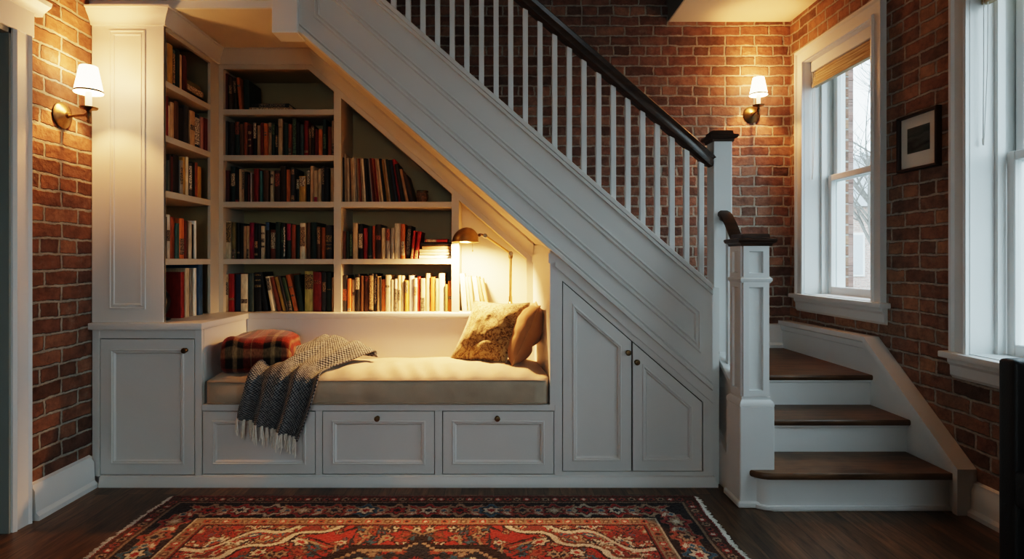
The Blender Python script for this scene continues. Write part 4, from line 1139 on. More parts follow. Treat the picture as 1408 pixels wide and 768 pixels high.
def row(origin, sc, items, zfloor, where, group, Y=YBK, depth=(.17, .22), ybase=None):
    """items: (zx0, zx1, ztop, colour[, label[, lean_px]]) measured on a zoomed crop; origin (ox, oy); sc zoom factor"""
    ox, oy = origin
    for i, it in enumerate(items):
        zx0, zx1, ztop, col = it[:4]; lab = it[4] if len(it) > 4 else None; lean = it[5] if len(it) > 5 else 0
        xa, xb = FX(ox+zx0/sc, Y), FX(ox+zx1/sc, Y); w_ = max(.008, xb-xa-.0015)
        ztw = FZ(oy+ztop/sc, Y); h = ztw-zfloor
        d_ = random.uniform(*depth); d_ = min(d_, BKY-Y-.03)
        yo = random.uniform(-.008, .012)
        size = 'tall' if h > .245 else 'short' if h < .2 else ('thick' if w_ > .033 else 'slim' if w_ < .018 else 'upright')
        lbl = '%s %s book, %s from the left on %s' % (size, col, ORD[i], where)
        ang = 0
        if lean: 
            ang = math.atan2(FX(ox+lean/sc, Y)-FX(ox, Y), h)      # +: top to the right
            h = h/math.cos(ang)-w_*abs(math.sin(ang))
            lbl = '%s leaning book, %s from the left on %s' % (col, ORD[i], where)
        mt = Matrix.Translation((xa, Y+yo, zfloor+.0005+(w_*math.sin(ang) if ang > 0 else 0)))
        if ang < 0:   # pivot on the right foot... keep the low corner on the shelf
            mt = Matrix.Translation((xa, Y+yo, zfloor+.0005))
            mt = mt @ Matrix.Rotation(ang, 4, 'Y')
            # rotating top to the left lifts the right foot; left foot stays down
        elif ang > 0:
            mt = mt @ Matrix.Rotation(ang, 4, 'Y')
        make_book(w_, d_, h, col, mt, lbl, group, lab)
def flat(xa, xb, z0, z1, Y, col, label, group, depth=.16, lab=None, yaw=0):
    """book lying down, spine to the front"""
    w_ = z1-z0-.001; h = xb-xa
    mt = Matrix.Translation((xa, Y, z1)) @ Matrix.Rotation(yaw, 4, 'Z') @ Matrix.Rotation(math.radians(90), 4, 'Y')
    return make_book(w_, depth, h, col, mt, label, group, lab)
S1, S2, S3, S4 = SHZ[0][0], SHZ[1][0], SHZ[2][0], SHZ[3][0]
K = 1408/170
C_ = lambda *b: ('cream',)+b
# middle bay
row((300, 85), K, [(60, 112, 135, 'maroon'), (125, 165, 175, 'brown', ('tan', (.5, .75)), -8), (170, 205, 172, 'dark brown', ('tan', (.55, .9)), -14), (232, 270, 170, 'orange', ('ink', (.72, .78)), -36),
                   (286, 350, 200, 'dark green', None, -12)], S1, 'the top shelf of the middle bay', 'books on the top shelf of the middle bay')
flat(FX(340+0, 1)*0+FX(300+352/K, YBK), FX(300+840/K, YBK), S1+.0005, S1+.021, YBK, 'tan', 'tan book lying flat at the bottom of the pile on the top middle shelf', 'books on the top shelf of the middle bay', lab=('cream', (.05, .95)))
flat(FX(300+372/K, YBK), FX(300+800/K, YBK), S1+.0215, S1+.046, YBK+.004, 'black', 'black book lying on the tan book on the top middle shelf', 'books on the top shelf of the middle bay', lab=('ink', (.2, .9)))
row((300, 150), K, [(58, 112, 138, 'charcoal'), (114, 150, 148, 'black'), (151, 184, 150, 'charcoal'), (186, 245, 140, 'dark green', ('rust', (.62, .99))), (247, 291, 172, 'brown'), (292, 336, 150, 'rust'),
    (340, 385, 185, 'maroon', ('tan', (.3, .36), (.5, .55), (.7, .8))), (388, 431, 150, 'black', ('cream', (.53, .99))), (433, 471, 180, 'tan'), (472, 516, 150, 'dark red'), (518, 558, 160, 'orange', ('ink', (.62, .66), (.7, .73))),
    (562, 603, 148, 'tan', ('ink', (.7, .88))), (607, 646, 158, 'dark green', ('green', (.65, .95))), (650, 681, 200, 'black', ('tan', (.3, .7))), (684, 735, 112, 'light tan', ('tan', (.76, .79))), (745, 796, 160, 'dark green'),
    (798, 836, 170, 'rust', ('ink', (.02, .25))), (842, 890, 98, 'dark brown', ('green', (.02, .96))), (893, 926, 150, 'black'), (928, 968, 168, 'slate green'), (974, 1024, 128, 'red', ('orange' if False else 'tan', (.1, .16))), (1024, 1052, 205, 'brown', ('tan', (.65, .95))),
    (1055, 1092, 180, 'dark brown', ('tan', (.6, .95))), (1095, 1134, 226, 'dark red'), (1136, 1185, 226, 'orange'), (1190, 1232, 115, 'dark green', ('green', (.2, .6))), (1240, 1286, 196, 'rust'), (1291, 1318, 130, 'tan', ('ink', (.05, .35)))],
    S2, 'the second shelf of the middle bay', 'books on the second shelf of the middle bay')
row((300, 218), K, [(66, 126, 135, 'maroon'), (130, 186, 85, 'dark green', ('cream', (.45, .8))), (188, 229, 132, 'black', ('red', (.0, .08))), (231, 276, 116, 'light tan'), (277, 299, 135, 'tan', ('ink', (.4, .95))), (301, 330, 150, 'black'),
    (332, 356, 180, 'maroon'), (358, 379, 156, 'white'), (381, 405, 174, 'brown'), (407, 464, 116, 'red'), (474, 500, 140, 'teal'), (514, 576, 133, 'brown'), (588, 626, 143, 'cream', ('ink', (.55, .6), (.8, .9))), (634, 702, 132, 'dark brown', ('rust', (.5, .9))),
    (706, 771, 82, 'dark brown'), (774, 823, 123, 'orange'), (830, 873, 103, 'charcoal', ('tan', (.05, .2), (.8, .95))), (880, 915, 205, 'black', ('cream', (.52, .9))), (918, 994, 197, 'gold', ('cream', (.6, .97))), (1000, 1042, 123, 'black', ('cream', (.55, .98))),
    (1048, 1086, 83, 'tan'), (1089, 1131, 136, 'light tan', ('crimson', (.0, .16))), (1132, 1169, 116, 'light tan'), (1172, 1204, 85, 'charcoal', ('tan', (.5, .95))), (1207, 1262, 108, 'black'), (1270, 1317, 106, 'tan')],
    S3, 'the third shelf of the middle bay', 'books on the third shelf of the middle bay')
row((300, 294), K, [(74, 146, 83, 'cream', ('gold', (.44, .97))), (150, 198, 95, 'olive', ('ink', (.0, .26))), (200, 240, 100, 'black', ('tan', (.15, .2))), (241, 289, 110, 'black'), (291, 321, 138, 'tan'), (322, 345, 135, 'light tan', ('ink', (.0, .3))), (347, 403, 98, 'crimson'),
    (406, 449, 110, 'black', ('tan', (.1, .16), (.3, .5))), (450, 486, 120, 'charcoal'), (490, 535, 138, 'cream', ('ink', (.34, .40), (.5, .62), (.75, .8))), (540, 587, 93, 'black', ('blue', (.78, .99))), (590, 652, 178, 'rust', ('cream', (.35, .9))), (655, 706, 93, 'dark green'), (709, 743, 100, 'dark green', ('green', (.45, .85))),
    (745, 769, 105, 'black', ('white', (.05, .9))), (775, 829, 108, 'dark green', ('crimson', (.52, .99))), (831, 882, 120, 'rust'), (885, 926, 130, 'dark green'), (928, 994, 106, 'cream', ('tan', (.35, .9))), (998, 1045, 97, 'brown'), (1047, 1120, 94, 'dark green'),
    (1122, 1165, 143, 'brown', ('tan', (.46, .96))), (1167, 1218, 153, 'orange'), (1223, 1300, 128, 'charcoal', ('gold', (.28, .34), (.40, .44), (.5, .7)))],
    S4, 'the fourth shelf of the middle bay', 'books on the fourth shelf of the middle bay')
row((300, 365), K, [(70, 113, 103, 'light tan', ('ink', (.45, .8))), (117, 184, 93, 'red', ('gold', (.3, .36))), (188, 252, 98, 'dark blue'), (257, 340, 96, 'cream', ('ink', (.22, .33))), (342, 403, 88, 'slate green'), (405, 488, 78, 'black', ('gold', (.62, .68), (.78, .82), (.92, .95))),
    (508, 566, 75, 'black', None, -72), (600, 646, 120, 'cream', ('ink', (.6, .95)), -70), (668, 716, 128, 'rust', None, -92), (728, 774, 126, 'gold', None, -98), (778, 806, 122, 'charcoal', None, -95), (808, 852, 132, 'green', ('ink', (.0, .3)), -92), (862, 914, 98, 'orange', ('ink', (.4, .45), (.64, .67)), -102),
    (918, 978, 104, 'dark green', None, -58), (980, 1080, 63, 'yellow green', ('gold', (.55, .92))), (1082, 1179, 73, 'dark red', ('rust', (.7, .8))), (1183, 1232, 78, 'charcoal', ('tan', (.5, .75))), (1236, 1294, 78, 'dark green', ('gold', (.55, .58))), (1297, 1320, 133, 'tan')],
    .843, 'the ledge under the middle bay', 'books on the ledge under the middle bay')
# right bay
K2 = 1408/170
cols_ = ['charcoal', 'light tan', 'tan', 'cream', 'brown', 'light tan', 'cream', 'grey', 'tan', 'rust', 'light tan', 'cream', 'black', 'charcoal', 'grey', 'maroon', 'rust', 'red', 'tan', 'light tan', 'black', 'gold', 'light tan', 'dark green', 'black', 'dark blue', 'red', 'black', 'tan', 'dark brown']
wid = [30, 26, 20, 22, 20, 24, 20, 20, 26, 24, 22, 26, 36, 22, 20, 24, 22, 22, 26, 26, 28, 30, 24, 28, 28, 26, 34, 46, 40, 58]
xz = 62; its = []
for k, (c_, w_) in enumerate(zip(cols_, wid)):
    ln = -6-78*(k/29)**1.2
    tp = 95+25*(k/29)+random.uniform(-6, 8) if k < 27 else {27: 165, 28: 222, 29: 285}[k]
    if k == 1: tp = 50
    if k == 26: tp = 110
    its.append((xz, xz+w_, tp, c_, None, ln if k else 0)); xz += w_+.2
row((462, 205), K2, its, S3, 'the upper shelf of the right bay', 'slim volumes on the upper shelf of the right bay')
row((462, 295), K2, [(66, 115, 186, 'rust'), (117, 150, 188, 'dark green'), (151, 188, 190, 'black', ('green', (.1, .9))), (190, 250, 95, 'light tan'), (255, 307, 105, 'black', ('cream', (.3, .72))), (309, 358, 153, 'red'), (360, 413, 128, 'dark green', ('ink', (.05, .12))),
    (415, 447, 130, 'rust'), (449, 516, 112, 'dark brown', ('rust', (.55, .68))), (517, 563, 150, 'light tan'), (566, 618, 158, 'grey', ('rust', (.6, .98))), (621, 662, 150, 'grey'), (665, 732, 98, 'cream'), (739, 786, 107, 'orange', ('cream', (.1, .5))), (790, 842, 124, 'black', ('ink', (.1, .9)), 18),
    (846, 878, 182, 'red', ('orange' if False else 'tan', (.02, .4)), 34), (884, 930, 186, 'red', ('tan', (.02, .3)), 44)],
    S4, 'the lower shelf of the right bay', 'books on the lower shelf of the right bay')
zf = S4; st_ = [(945, 1308, 42, 'white', 'bottom'), (952, 1300, 33, 'cream', 'second'), (950, 1302, 32, 'cream', 'third'), (978, 1310, 38, 'tan', 'fourth'), (960, 1318, 40, 'black', 'fifth'), (1015, 1268, 36, 'red', 'topmost')]
zz = zf+.0005
for a, b, th_, c_, od in st_:
    th2 = th_/K2*YBK/FPX
    flat(FX(462+a/K2, YBK), FX(462+b/K2, YBK), zz, zz+th2, YBK+random.uniform(0, .01), c_, '%s book lying flat, %s in the pile behind the lamp shade' % (c_, od if od in ('bottom', 'topmost') else od+' from the bottom'), 'pile of books behind the lamp', depth=.15, lab=('cream', (.05, .5)) if c_ == 'red' else None)
    zz += th2+.0004
K3 = 1408/230
row((462, 365), K3, [(52, 96, 82, 'charcoal', ('rust', (.3, .62))), (97, 129, 110, 'orange', ('cream', (.02, .1))), (132, 157, 120, 'light tan', ('ink', (.5, .62))), (160, 201, 75, 'black', ('cream', (.6, .92))), (203, 232, 85, 'brown'), (234, 276, 88, 'brown', ('rust', (.85, .99))), (278, 318, 68, 'black', ('tan', (.05, .95))),
    (319, 344, 72, 'black', ('ink', (.2, .9))), (346, 370, 92, 'tan'), (371, 381, 95, 'black'), (382, 413, 118, 'orange'), (415, 459, 80, 'cream', ('ink', (.66, .72))), (460, 491, 120, 'cream'), (493, 518, 113, 'white', ('ink', (.0, .7))), (520, 546, 83, 'light tan', ('ink', (.3, .6))),
    (548, 571, 85, 'cream'), (580, 609, 125, 'gold', ('ink', (.6, .95))), (612, 654, 85, 'white'), (655, 685, 105, 'cream', ('tan', (.48, .74))), (687, 709, 95, 'red'), (711, 751, 108, 'cream', ('black', (.02, .42))), (753, 791, 65, 'cream'), (793, 832, 97, 'orange'), (834, 863, 110, 'pale green'),
    (865, 916, 65, 'white'), (918, 942, 158, 'olive'), (944, 977, 128, 'orange', ('ink', (.4, .5)))],
    .843, 'the ledge under the right bay', 'books on the ledge under the right bay')
row((462, 365), K3, [(1062, 1106, 66, 'white', None, -24), (1112, 1136, 90, 'cream', None, -28), (1138, 1166, 90, 'cream', None, -32), (1188, 1226, 90, 'white', None, -44), (1232, 1262, 94, 'tan', None, -52), (1266, 1296, 108, 'light tan', None, -56)],
    .843, 'the ledge beside the lamp', 'books leaning beside the lamp')

# corner tower books (spines face +X)
def tower_row(items, zfloor, where, group, sc, oy, Xs=-1.722):
    ox = 220
    for i, it in enumerate(items):
        a, b, ztop, col = it[:4]; lab = it[4] if len(it) > 4 else None
        ya, yb = [-Xs*FPX/(CX-(ox+q/sc)) for q in (a, b)]
        ya = max(ya, 3.022); w_ = max(.006, yb-ya-.001)
        h = FZ(oy+ztop/sc, ya)-zfloor
        d_ = random.uniform(.17, .22)
        size = 'tall' if h > .25 else 'short' if h < .2 else 'upright'
        mt = Matrix.Translation((Xs+random.uniform(-.006, .004), ya, zfloor+.0005)) @ Matrix.Rotation(math.radians(90), 4, 'Z')
        make_book(w_, d_, h, col, mt, '%s %s book, %s from the front on %s' % (size, col, ORD[i], where), group, lab)
k1 = 559/80; k2 = 384/80
tower_row([(47, 76, 118, 'grey'), (78, 133, 132, 'gold'), (134, 156, 196, 'slate green', ('tan', (.1, .9))), (157, 190, 190, 'dark green'), (191, 217, 240, 'light tan'), (218, 247, 250, 'maroon'), (248, 272, 290, 'dark red')], S1, 'the top tower shelf', 'books on the top shelf of the corner tower', k1, 40)
Yst = 3.275
for k, (zz0, zz1, c_, l_, x_) in enumerate([(.0005, .03, 'dark brown', 'bottom', -1.74), (.0305, .066, 'tan', 'second', -1.735), (.0665, .098, 'olive', 'third', -1.745), ]):
    w_ = zz1-zz0-.0008
    mt = Matrix.Translation((x_, Yst, S1+zz1)) @ Matrix.Rotation(math.radians(90), 4, 'Z') @ Matrix.Rotation(math.radians(90), 4, 'Y')
    make_book(w_, .14, .205-.012*k, c_, mt, '%s book lying flat, %s in the pile on the top tower shelf' % (c_, l_), 'books on the top shelf of the corner tower', ('cream', (.08, .9)) if c_ == 'tan' else None)
mt = Matrix.Translation((-1.86, 3.30, S1+.0005)) @ Matrix.Rotation(math.radians(90), 4, 'Z')
make_book(.16, .06, .205, 'black', mt, 'black box-like volume standing behind the pile on the top tower shelf', 'books on the top shelf of the corner tower')
tower_row([(28, 56, 50, 'dark red'), (58, 75, 118, 'cream'), (76, 98, 95, 'tan'), (99, 127, 88, 'brown'), (130, 165, 130, 'black'), (166, 199, 118, 'charcoal'), (200, 233, 150, 'tan', ('ink', (.45, .6))), (236, 271, 172, 'dark blue', ('white', (.1, .9))), (275, 292, 195, 'pink'), (293, 326, 200, 'maroon')], S2, 'the second tower shelf', 'books on the second shelf of the corner tower', k2, 120)
tower_row([(31, 48, 405, 'tan'), (49, 62, 480, 'slate green'), (63, 78, 440, 'black'), (79, 95, 455, 'maroon'), (96, 135, 440, 'black'), (137, 157, 480, 'grey', ('ink', (.3, .8))), (158, 175, 460, 'gold'), (176, 192, 458, 'cream'), (195, 214, 495, 'charcoal', ('white', (.2, .9))), (215, 235, 492, 'black'), (236, 252, 495, 'rust'), (253, 281, 520, 'gold')], S3, 'the third tower shelf', 'books on the third shelf of the corner tower', k2, 120)
tower_row([(31, 49, 85, 'charcoal'), (50, 76, 70, 'white', ('ink', (.4, .65))), (78, 107, 84, 'rust'), (110, 134, 128, 'teal'), (135, 165, 95, 'orange', ('ink', (.1, .5))), (166, 182, 110, 'maroon'), (183, 196, 112, 'brown'), (197, 211, 118, 'cream'), (212, 232, 135, 'black'), (234, 246, 112, 'white')], S4, 'the fourth tower shelf', 'books on the fourth shelf of the corner tower', k2, 280)
def cover_book(Y0, th_, xr_, wd, h, col, label):
    mt = Matrix.Translation((xr_, Y0, .8435)) @ Matrix.Rotation(math.radians(90), 4, 'Z')
    return make_book(th_, wd, h, col, mt, label, 'large books at the foot of the corner tower')
cover_book(3.225, .034, -1.735, .24, .255, 'red', 'large red book with its cover showing at the foot of the corner tower')
cover_book(3.268, .04, -1.732, .27, .275, 'cream', 'large cream book right behind the red one at the tower foot')
cover_book(3.325, .03, -1.738, .25, .27, 'grey', 'grey picture book behind the cream one at the tower foot')
cover_book(3.362, .028, -1.734, .25, .275, 'white', 'white picture book in front of the blue one at the tower foot')
cover_book(3.40, .045, -1.724, .30, .30, 'blue', 'tall blue book, last in the row at the foot of the corner tower')
# black vase
t = thing('black_vase', 'small black rounded vase on a thin foot in front of the red book', 'vase', (-1.80, 3.12, .843))
MB().lathe([(0, .018), (.018, .018), (.034, .03), (.05, .06), (.056, .10), (.05, .135), (.034, .16), (.02, .172), (.016, .17), (.03, .15), (.0, .06)], (-1.80, 3.12, .843), seg=28).build('body', 'glossblack', t)
MB().lathe([(0, 0), (.055, 0), (.058, .006), (.05, .012), (.02, .018), (0, .02)], (-1.80, 3.12, .843), seg=28).build('foot', 'glossblack', t)
# patterned pot
M['pot'] = mat_plain('speckled_clay', (.17, .10, .055), .75, var=.75, scale=90, bump=.5, bscale=90)
t = thing('clay_pot', 'small speckled clay pot at the right end of the upper right shelf', 'pot', (FX(462+982/K2, 3.68), 3.68, S3))
q = t.location
MB().lathe([(0, 0), (.024, 0), (.03, .008), (.039, .03), (.0385, .05), (.031, .064), (.028, .064), (.034, .05), (.03, .02), (0, .012)], q, seg=26).build('body', 'pot', t)
MB().lathe([(.029, .062), (.037, .066), (.038, .074), (.034, .077), (.028, .076), (.027, .066), (.029, .062)], q, seg=26).build('rim', 'brass_dk', t)

# ------------------------------------------------------------------ rug
def rug():
    a, b = 1.275, .86; cx, cy = -.305, 1.995; st = .004
    nx, ny = int(2*a/st), int(2*b/st)
    xs = np.linspace(-a, a, nx+1); ys = np.linspace(-b, b, ny+1)
    Xg, Yg = np.meshgrid(xs, ys)          # vertices ny+1, nx+1
    C = np.zeros(Xg.shape+(3,), np.float32)
    ax, ay = np.abs(Xg), np.abs(Yg); d = np.minimum(a-ax, b-ay)
    RED, DRED, NAVY, DARK, CREAM, TAN, RUST, BLUE, BRN = [np.array(c) for c in ((.235, .032, .027), (.12, .021, .019), (.020, .022, .030), (.020, .013, .013), (.40, .355, .28), (.24, .175, .12), (.22, .058, .04), (.035, .08, .12), (.085, .04, .026))]
    def put(mask, col): C[mask] = col
    put(d >= 0, RED)
    # field
    loz = ax/1.22+ay/.73+.028*np.sin(ax*34)+.02*np.sin(ay*52)
    sp_ = loz > 1
    put(sp_, DRED*1.1+.01)
    def motif(cxm, cym, r1, r2, ang, cols, region=None, sym=True):
        pts = [(cxm, cym)]
        if sym: pts = [(sx*cxm, sy*cym) for sx in (1, -1) for sy in (1, -1)]
        for q, (mx, my) in enumerate(pts):
            sg = (1 if mx >= 0 else -1)*(1 if my >= 0 else -1); R_ = max(r1, r2)*1.1
            i0, i1 = np.searchsorted(xs, [mx-R_, mx+R_]); j0, j1 = np.searchsorted(ys, [my-R_, my+R_])
            if i1 <= i0 or j1 <= j0: continue
            X_, Y_ = Xg[j0:j1, i0:i1]-mx, Yg[j0:j1, i0:i1]-my
            ca, sa = math.cos(ang*sg), math.sin(ang*sg)
            u_, v_ = (X_*ca+Y_*sa)/r1, (-X_*sa+Y_*ca)/r2
            rr = np.hypot(u_, v_)*(1+.22*np.cos(np.arctan2(v_, u_)*6))
            sub = C[j0:j1, i0:i1]
            rg = region[j0:j1, i0:i1] if region is not None else np.ones(rr.shape, bool)
            for lim, col in cols: sub[(rr < lim) & rg] = col
    field = (d > .318) & ~sp_; corner = (d > .318) & sp_
    pick = lambda L_: L_[int(rng.integers(len(L_)))]
    for _ in range(230):
        mx, my = rng.uniform(0, 1.0), rng.uniform(0, .56); r_ = rng.uniform(.012, .032)
        motif(mx, my, r_*rng.uniform(1, 1.9), r_, rng.uniform(0, 3.1), [(1, pick([NAVY, DARK, BRN])), (.74, pick([CREAM, TAN, RUST, TAN, RUST, BLUE])), (.34, pick([RED, NAVY, DRED]))], field)
    for _ in range(60):   # vine strokes
        mx, my = rng.uniform(0, 1.0), rng.uniform(0, .56)
        motif(mx, my, rng.uniform(.04, .09), .006, rng.uniform(0, 3.1), [(1, pick([NAVY, BRN, TAN, DARK]))], field)
    for _ in range(170):
        mx, my = rng.uniform(.25, .97), rng.uniform(.1, .56); r_ = rng.uniform(.016, .036)
        motif(mx, my, r_*rng.uniform(1, 2.4), r_*.9, rng.uniform(0, 3.1), [(1, pick([DARK, NAVY, BRN])), (.85, pick([CREAM, RED, TAN, RUST])), (.5, pick([RED, BLUE, RUST, NAVY, TAN])), (.22, pick([CREAM, RED]))], corner)
    # ivory scroll along the spandrel edge
    e = loz-1
    put((np.abs(e-.035) < .024) & (d > .318), CREAM)
    put((np.abs(e) < .010) & (d > .318), DARK); put((np.abs(e-.075) < .008) & (d > .318), BRN)
    e2 = ax/1.22+ay/.73-1.2+.05*np.sin(ax*24)
    put((np.abs(e2) < .016) & (d > .318), CREAM); put((np.abs(e2-.03) < .007) & (d > .318), DARK)
    # medallion, stepped
    qx, qy = np.round(ax/.018)*.018, np.round(ay/.018)*.018
    body = np.where(qx < .27, qy < .372-.0*qx, qy < .372-(qx-.27)*1.1); pend = (qy+qx*1.25 < .455)
    med = (body & (qx < .56)) | pend
    inner = (np.where(qx < .24, qy < .335, qy < .335-(qx-.24)*1.1) & (qx < .50)) | (qy+qx*1.25 < .41)
    put(med, DARK)
    core = inner & ~((qy+qx < .0)); put(inner, TAN)
    i2 = (np.where(qx < .228, qy < .322, qy < .322-(qx-.228)*1.1) & (qx < .488)) | (qy+qx*1.25 < .398); put(i2, NAVY)
    i3 = qx/.36+qy/.22 < 1; put(i3, CREAM); put(qx/.33+qy/.2 < 1, RED)
    for _ in range(60):
        mx, my = rng.uniform(0, .45), rng.uniform(0, .33); r_ = rng.uniform(.012, .026)
        motif(mx, my, r_*1.4, r_, rng.uniform(0, 3.1), [(1, pick([DARK, BRN])), (.75, pick([RUST, CREAM, RED, TAN, BLUE]))], i2)
    # borders
    def band(d0, d1, col): put((d >= d0) & (d < d1), col)
    band(0, .012, DRED); band(.012, .072, BRN*.75); band(.072, .082, TAN*.7); band(.082, .092, DARK)
    band(.092, .236, DARK); band(.236, .246, DARK); band(.246, .254, CREAM*.8); band(.254, .306, TAN*.72); band(.306, .314, DRED); band(.314, .322, DARK)
    def along(dm, pitch, fn):
        # far and near runs, then side runs
        x_ = 0.0; k = 0
        while x_ < a-dm:
            fn(x_, b-dm, 0, k); x_ += pitch; k += 1
        y_ = 0.0; k = 0
        while y_ < b-dm:
            fn(a-dm, y_, math.pi/2, k); y_ += pitch; k += 1
    mb_ = (d >= .094) & (d < .236)
    PATT = [(RED, CREAM, NAVY), (TAN, RED, DARK), (BLUE, CREAM, RED), (RUST, TAN, NAVY), (DRED*1.6, TAN, CREAM), (CREAM*.8, RED, NAVY)]
    along(.165, .145, lambda x, y, an, k: motif(x, y, .068, .062, an, [(1, TAN*.7), (.92, PATT[k % 6][0]), (.62, DARK), (.5, PATT[k % 6][1]), (.25, PATT[k % 6][2])], mb_))
    def leaf(x, y, an, k):
        o = .0725
        xx, yy = (x+o, y) if an == 0 else (x, y+o)
        motif(xx+.0, yy+(.034 if an == 0 else 0), .038, .016, an+.5, [(1, TAN), (.6, RED)], mb_); motif(xx+(.0 if an == 0 else -.03), yy-(.034 if an == 0 else 0), .038, .016, an-.5, [(1, RUST), (.55, CREAM)], mb_)
        motif(xx, yy, .018, .018, 0, [(1, CREAM*.8), (.6, BLUE)], mb_)
    along(.165, .145, leaf)
    gb = (d >= .012) & (d < .072)
    along(.042, .046, lambda x, y, an, k: motif(x, y, .017, .019, an, [(1, [TAN, RED, RUST][k % 3]), (.5, [DARK, CREAM, NAVY][k % 3])], gb))
    ib = (d >= .254) & (d < .306)
    along(.280, .042, lambda x, y, an, k: motif(x, y, .016, .018, an, [(1, [RED, BRN, RUST][k % 3]), (.5, [CREAM, TAN, DARK][k % 3])], ib))
    # yarn speckle and abrash
    C *= (1+.22*rng.standard_normal(C.shape[:2])[..., None]).clip(.45, 1.7)
    C *= (1+.10*np.sin(Yg*23+1.3*np.sin(Xg*3)))[..., None]
    C = (C*1.15).clip(.004, 1)
    V = np.stack([Xg+cx, Yg+cy, np.full(Xg.shape, .009)], -1).reshape(-1, 3)
    V[:, 2] += .0012*rng.standard_normal(len(V)); 
    W = nx+1
    V[:, 0] += (.006*np.sin(V[:, 1]*7)+.003*np.sin(V[:, 1]*23))*(np.abs(V[:, 0]-cx)/a)**6
    i = (np.arange(ny)[:, None]*W+np.arange(nx)[None, :]).ravel()
    Fq = np.stack([i, i+1, i+W+1, i+W], -1)
    me = bpy.data.meshes.new('oriental_rug')
    nv = len(V); edge = np.concatenate([np.arange(W), np.arange(W-1, nv, W)[1:], np.arange(nv-W, nv)[::-1][1:], np.arange(0, nv, W)[::-1][1:-1]])
    Vb = V[edge].copy(); Vb[:, 2] = .0006
    nb_ = len(edge); k = np.arange(nb_); kn = (k+1) % nb_
    Fs = np.stack([edge[k], nv+k, nv+kn, edge[kn]], -1)
    allV = np.concatenate([V, Vb]); allF = np.concatenate([Fq, Fs])
    me.vertices.add(len(allV)); me.vertices.foreach_set('co', allV.ravel().astype(np.float32))
    me.loops.add(allF.size); me.loops.foreach_set('vertex_index', allF.ravel().astype(np.int32))
    me.polygons.add(len(allF)); me.polygons.foreach_set('loop_start', (np.arange(len(allF))*4).astype(np.int32)); me.polygons.foreach_set('loop_total', np.full(len(allF), 4, np.int32))
    me.update(calc_edges=True)
    ca = me.color_attributes.new('pile', 'FLOAT_COLOR', 'POINT')
    cc = np.ones((len(allV), 4), np.float32); cc[:nv, :3] = C.reshape(-1, 3); cc[nv:, :3] = C.reshape(-1, 3)[edge]
    ca.data.foreach_set('color', cc.ravel())
    me.validate()
    o = bpy.data.objects.new('oriental_rug', me); COL.objects.link(o)
    m, nt, N, L, bs = new_mat('rug_wool')
    at = N.new('ShaderNodeAttribute'); at.attribute_name = 'pile'
    L.new(at.outputs['Color'], bs.inputs['Base Color']); bs.inputs['Roughness'].default_value = .95; bs.inputs['Specular IOR Level'].default_value = .1; bs.inputs['Sheen Weight'].default_value = .15
    tc = N.new('ShaderNodeTexCoord'); nz = N.new('ShaderNodeTexNoise'); nz.inputs['Scale'].default_value = 260; L.new(tc.outputs['Object'], nz.inputs['Vector'])
    bp = N.new('ShaderNodeBump'); bp.inputs['Strength'].default_value = .4; bp.inputs['Distance'].default_value = .003; L.new(nz.outputs['Fac'], bp.inputs['Height']); L.new(bp.outputs['Normal'], bs.inputs['Normal'])
    me.materials.append(m)
    tag(o, 'red oriental rug with dark floral border and fringed ends on the floor', 'rug')
    for sx in (-1, 1):
        f = MB(); y = cy-b+.003
        while y < cy+b-.003:
            ln = random.uniform(.016, .034); e_ = (.006*math.sin(y*7)+.003*math.sin(y*23))
            p0 = Vector((cx+sx*(a-.004)+e_, y, .008)); p1 = p0+Vector((sx*ln*.5, random.uniform(-.003, .003), -.003)); p2 = p0+Vector((sx*ln, random.uniform(-.006, .006), -.0055))
            f.tube([p0, p1, p2], [.0022, .0022, .0014], 5); y += random.uniform(.0045, .007)
        f.build('fringe', 'fringe', o)
rug()

# ------------------------------------------------------------------ outdoors
structure(MB().box(2.55, 60, -30, 60, -1.0, -.9), 'ground', 'ground', smooth=0)
structure(MB().box(2.5, 2.59, 4.20, 4.5, -.9, 5), 'wall_outside', 'brick_out', smooth=0)
def tree(base, h, seed, label):
    r_ = random.Random(seed); m = MB()
    def branch(p, d, L_, rad, lev):
        n = 6; pts = [p]; q = p.copy(); dd = d.copy()
        for k in range(n):
            dd = (dd+Vector((r_.uniform(-.16, .16), r_.uniform(-.16, .16), r_.uniform(-.08, .14)))).normalized(); q = q+dd*(L_/n); pts.append(q.copy())
        m.tube(pts, [rad*(1-.75*k/n) for k in range(n+1)], 7 if lev < 2 else 5)
        if lev < 4:
            for k in range(2, n+1):
                for _ in range(1 if lev else 2):
                    nd = (dd+Vector((r_.uniform(-1, 1), r_.uniform(-1, 1), r_.uniform(-.25, .75)))).normalized()
                    branch(pts[k], nd, L_*r_.uniform(.45, .7), rad*(1-.75*k/n)*.62+.002, lev+1)
    branch(Vector(base), Vector((-.05, 0, 1)), h, .14, 0)
    o = m.build('bare_tree', 'bark', smooth=60); tag(o, label, 'tree')
tree((6.6, 9.4, -.95), 4.2, 5, 'bare winter tree seen through the window beside the stairs')
hb = thing('brick_house', 'pale brick house across the street seen through the stair window', 'building', (13, 21, -.9))
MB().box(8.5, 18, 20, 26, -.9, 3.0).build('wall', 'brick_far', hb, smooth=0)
MB().prism([(8.3, 3.0), (18.2, 3.0), (13.2, 5.0)], 'y', 19.8, 26.2).build('roof', 'rooftop', hb, smooth=0)
for xw in (10, 11.8, 13.6, 15.4):
    f = MB().box(xw, xw+.9, 19.95, 20.02, .6, 2.1).build('window', 'trim', hb, smooth=0)
    MB().box(xw+.08, xw+.82, 19.93, 19.96, .68, 2.02).build('pane', 'rooftop', f, smooth=0)

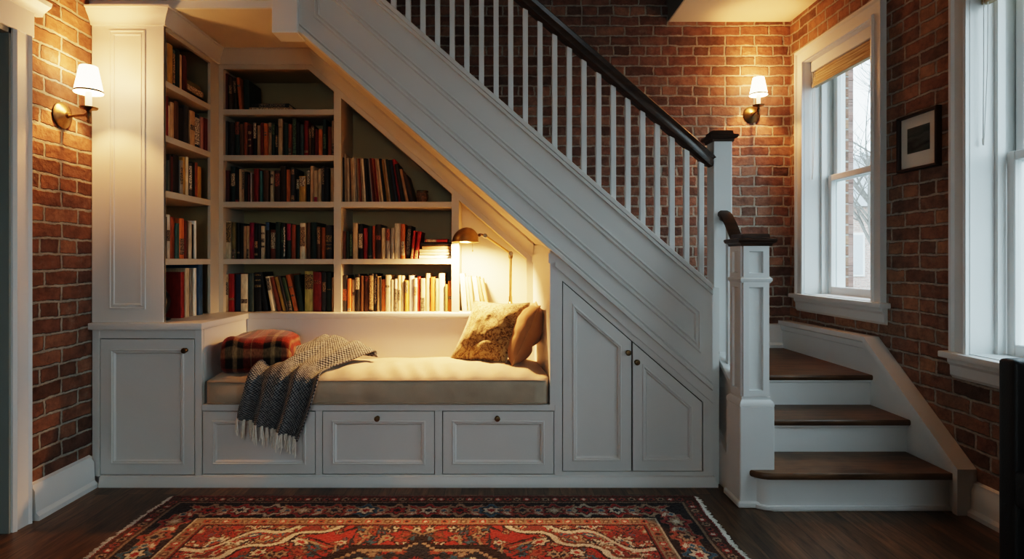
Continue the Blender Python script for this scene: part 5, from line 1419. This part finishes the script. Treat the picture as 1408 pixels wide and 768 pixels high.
# ------------------------------------------------------------------ light
wd = bpy.data.worlds.new('overcast'); scene.world = wd; wd.use_nodes = True
bg = wd.node_tree.nodes['Background']
tcw = wd.node_tree.nodes.new('ShaderNodeTexCoord'); spw = wd.node_tree.nodes.new('ShaderNodeSeparateXYZ'); wd.node_tree.links.new(tcw.outputs['Generated'], spw.inputs[0])
rw = ramp(wd.node_tree.nodes, [(0, (.30, .32, .34)), (.48, (.60, .72, .78)), (.62, (.72, .88, .96)), (1, (.62, .82, .95))])
mrw = wd.node_tree.nodes.new('ShaderNodeMapRange'); mrw.inputs['From Min'].default_value = -1; wd.node_tree.links.new(spw.outputs['Z'], mrw.inputs['Value'])
wd.node_tree.links.new(mrw.outputs[0], rw.inputs['Fac']); wd.node_tree.links.new(rw.outputs['Color'], bg.inputs['Color'])
bg.inputs['Strength'].default_value = 6.6
def area(name, loc, rot, sx, sy, power, col, portal=False):
    l = bpy.data.lights.new(name, 'AREA'); l.shape = 'RECTANGLE'; l.size = sx; l.size_y = sy; l.energy = power; l.color = col
    if portal: l.cycles.is_portal = True
    o = bpy.data.objects.new(name, l); COL.objects.link(o); o.location = loc; o.rotation_euler = rot; return o
for y0, y1, z0, z1 in WINS:
    area('window_portal', (XR+.24, (y0+y1)/2, (z0+z1)/2), (0, math.radians(90), 0), z1-z0, y1-y0, 1, (1, 1, 1), True)
area('window_portal', (0, YR-.15, (RW[2]+RW[3])/2), (math.radians(90), 0, math.pi), RW[1]-RW[0], RW[3]-RW[2], 1, (1, 1, 1), True)
def point(name, loc, power, col, r_=.02):
    l = bpy.data.lights.new(name, 'POINT'); l.energy = power; l.color = col; l.shadow_soft_size = r_
    o = bpy.data.objects.new(name, l); COL.objects.link(o); o.location = loc; return o
WARM = (1, .42, .125)
for nm, p_, nv_, e_ in (('sconce_light', pL, Vector((1, 0, 0)), 1.0), ('sconce_light', pR, Vector((.18, -.98, 0)), .85)):
    point(nm, p_, 34*e_, WARM, .012)                            # the bulb, shining out of the top and bottom of the shade
    point(nm, p_+Vector((0, 0, .085)), 9*e_, WARM, .02)      # spill out of the top of the shade
    point(nm, p_-Vector((0, 0, .085)), 5*e_, WARM, .02)      # and out of the bottom
l = bpy.data.lights.new('reading_light', 'SPOT'); l.energy = 200; l.color = (1, .50, .19); l.spot_size = math.radians(158); l.spot_blend = .6; l.shadow_soft_size = .03
o = bpy.data.objects.new('reading_light', l); COL.objects.link(o); o.location = LAMP_POS; o.rotation_euler = (math.radians(16), math.radians(5), 0)

# ------------------------------------------------------------------ render look
scene.view_settings.view_transform = 'Filmic'
scene.view_settings.look = 'High Contrast'
scene.view_settings.exposure = -0.34
scene.cycles.max_bounces = 8; scene.cycles.diffuse_bounces = 5; scene.cycles.transparent_max_bounces = 8
scene.cycles.sample_clamp_indirect = 6; scene.cycles.caustics_reflective = False; scene.cycles.caustics_refractive = False
scene.cycles.use_denoising = True
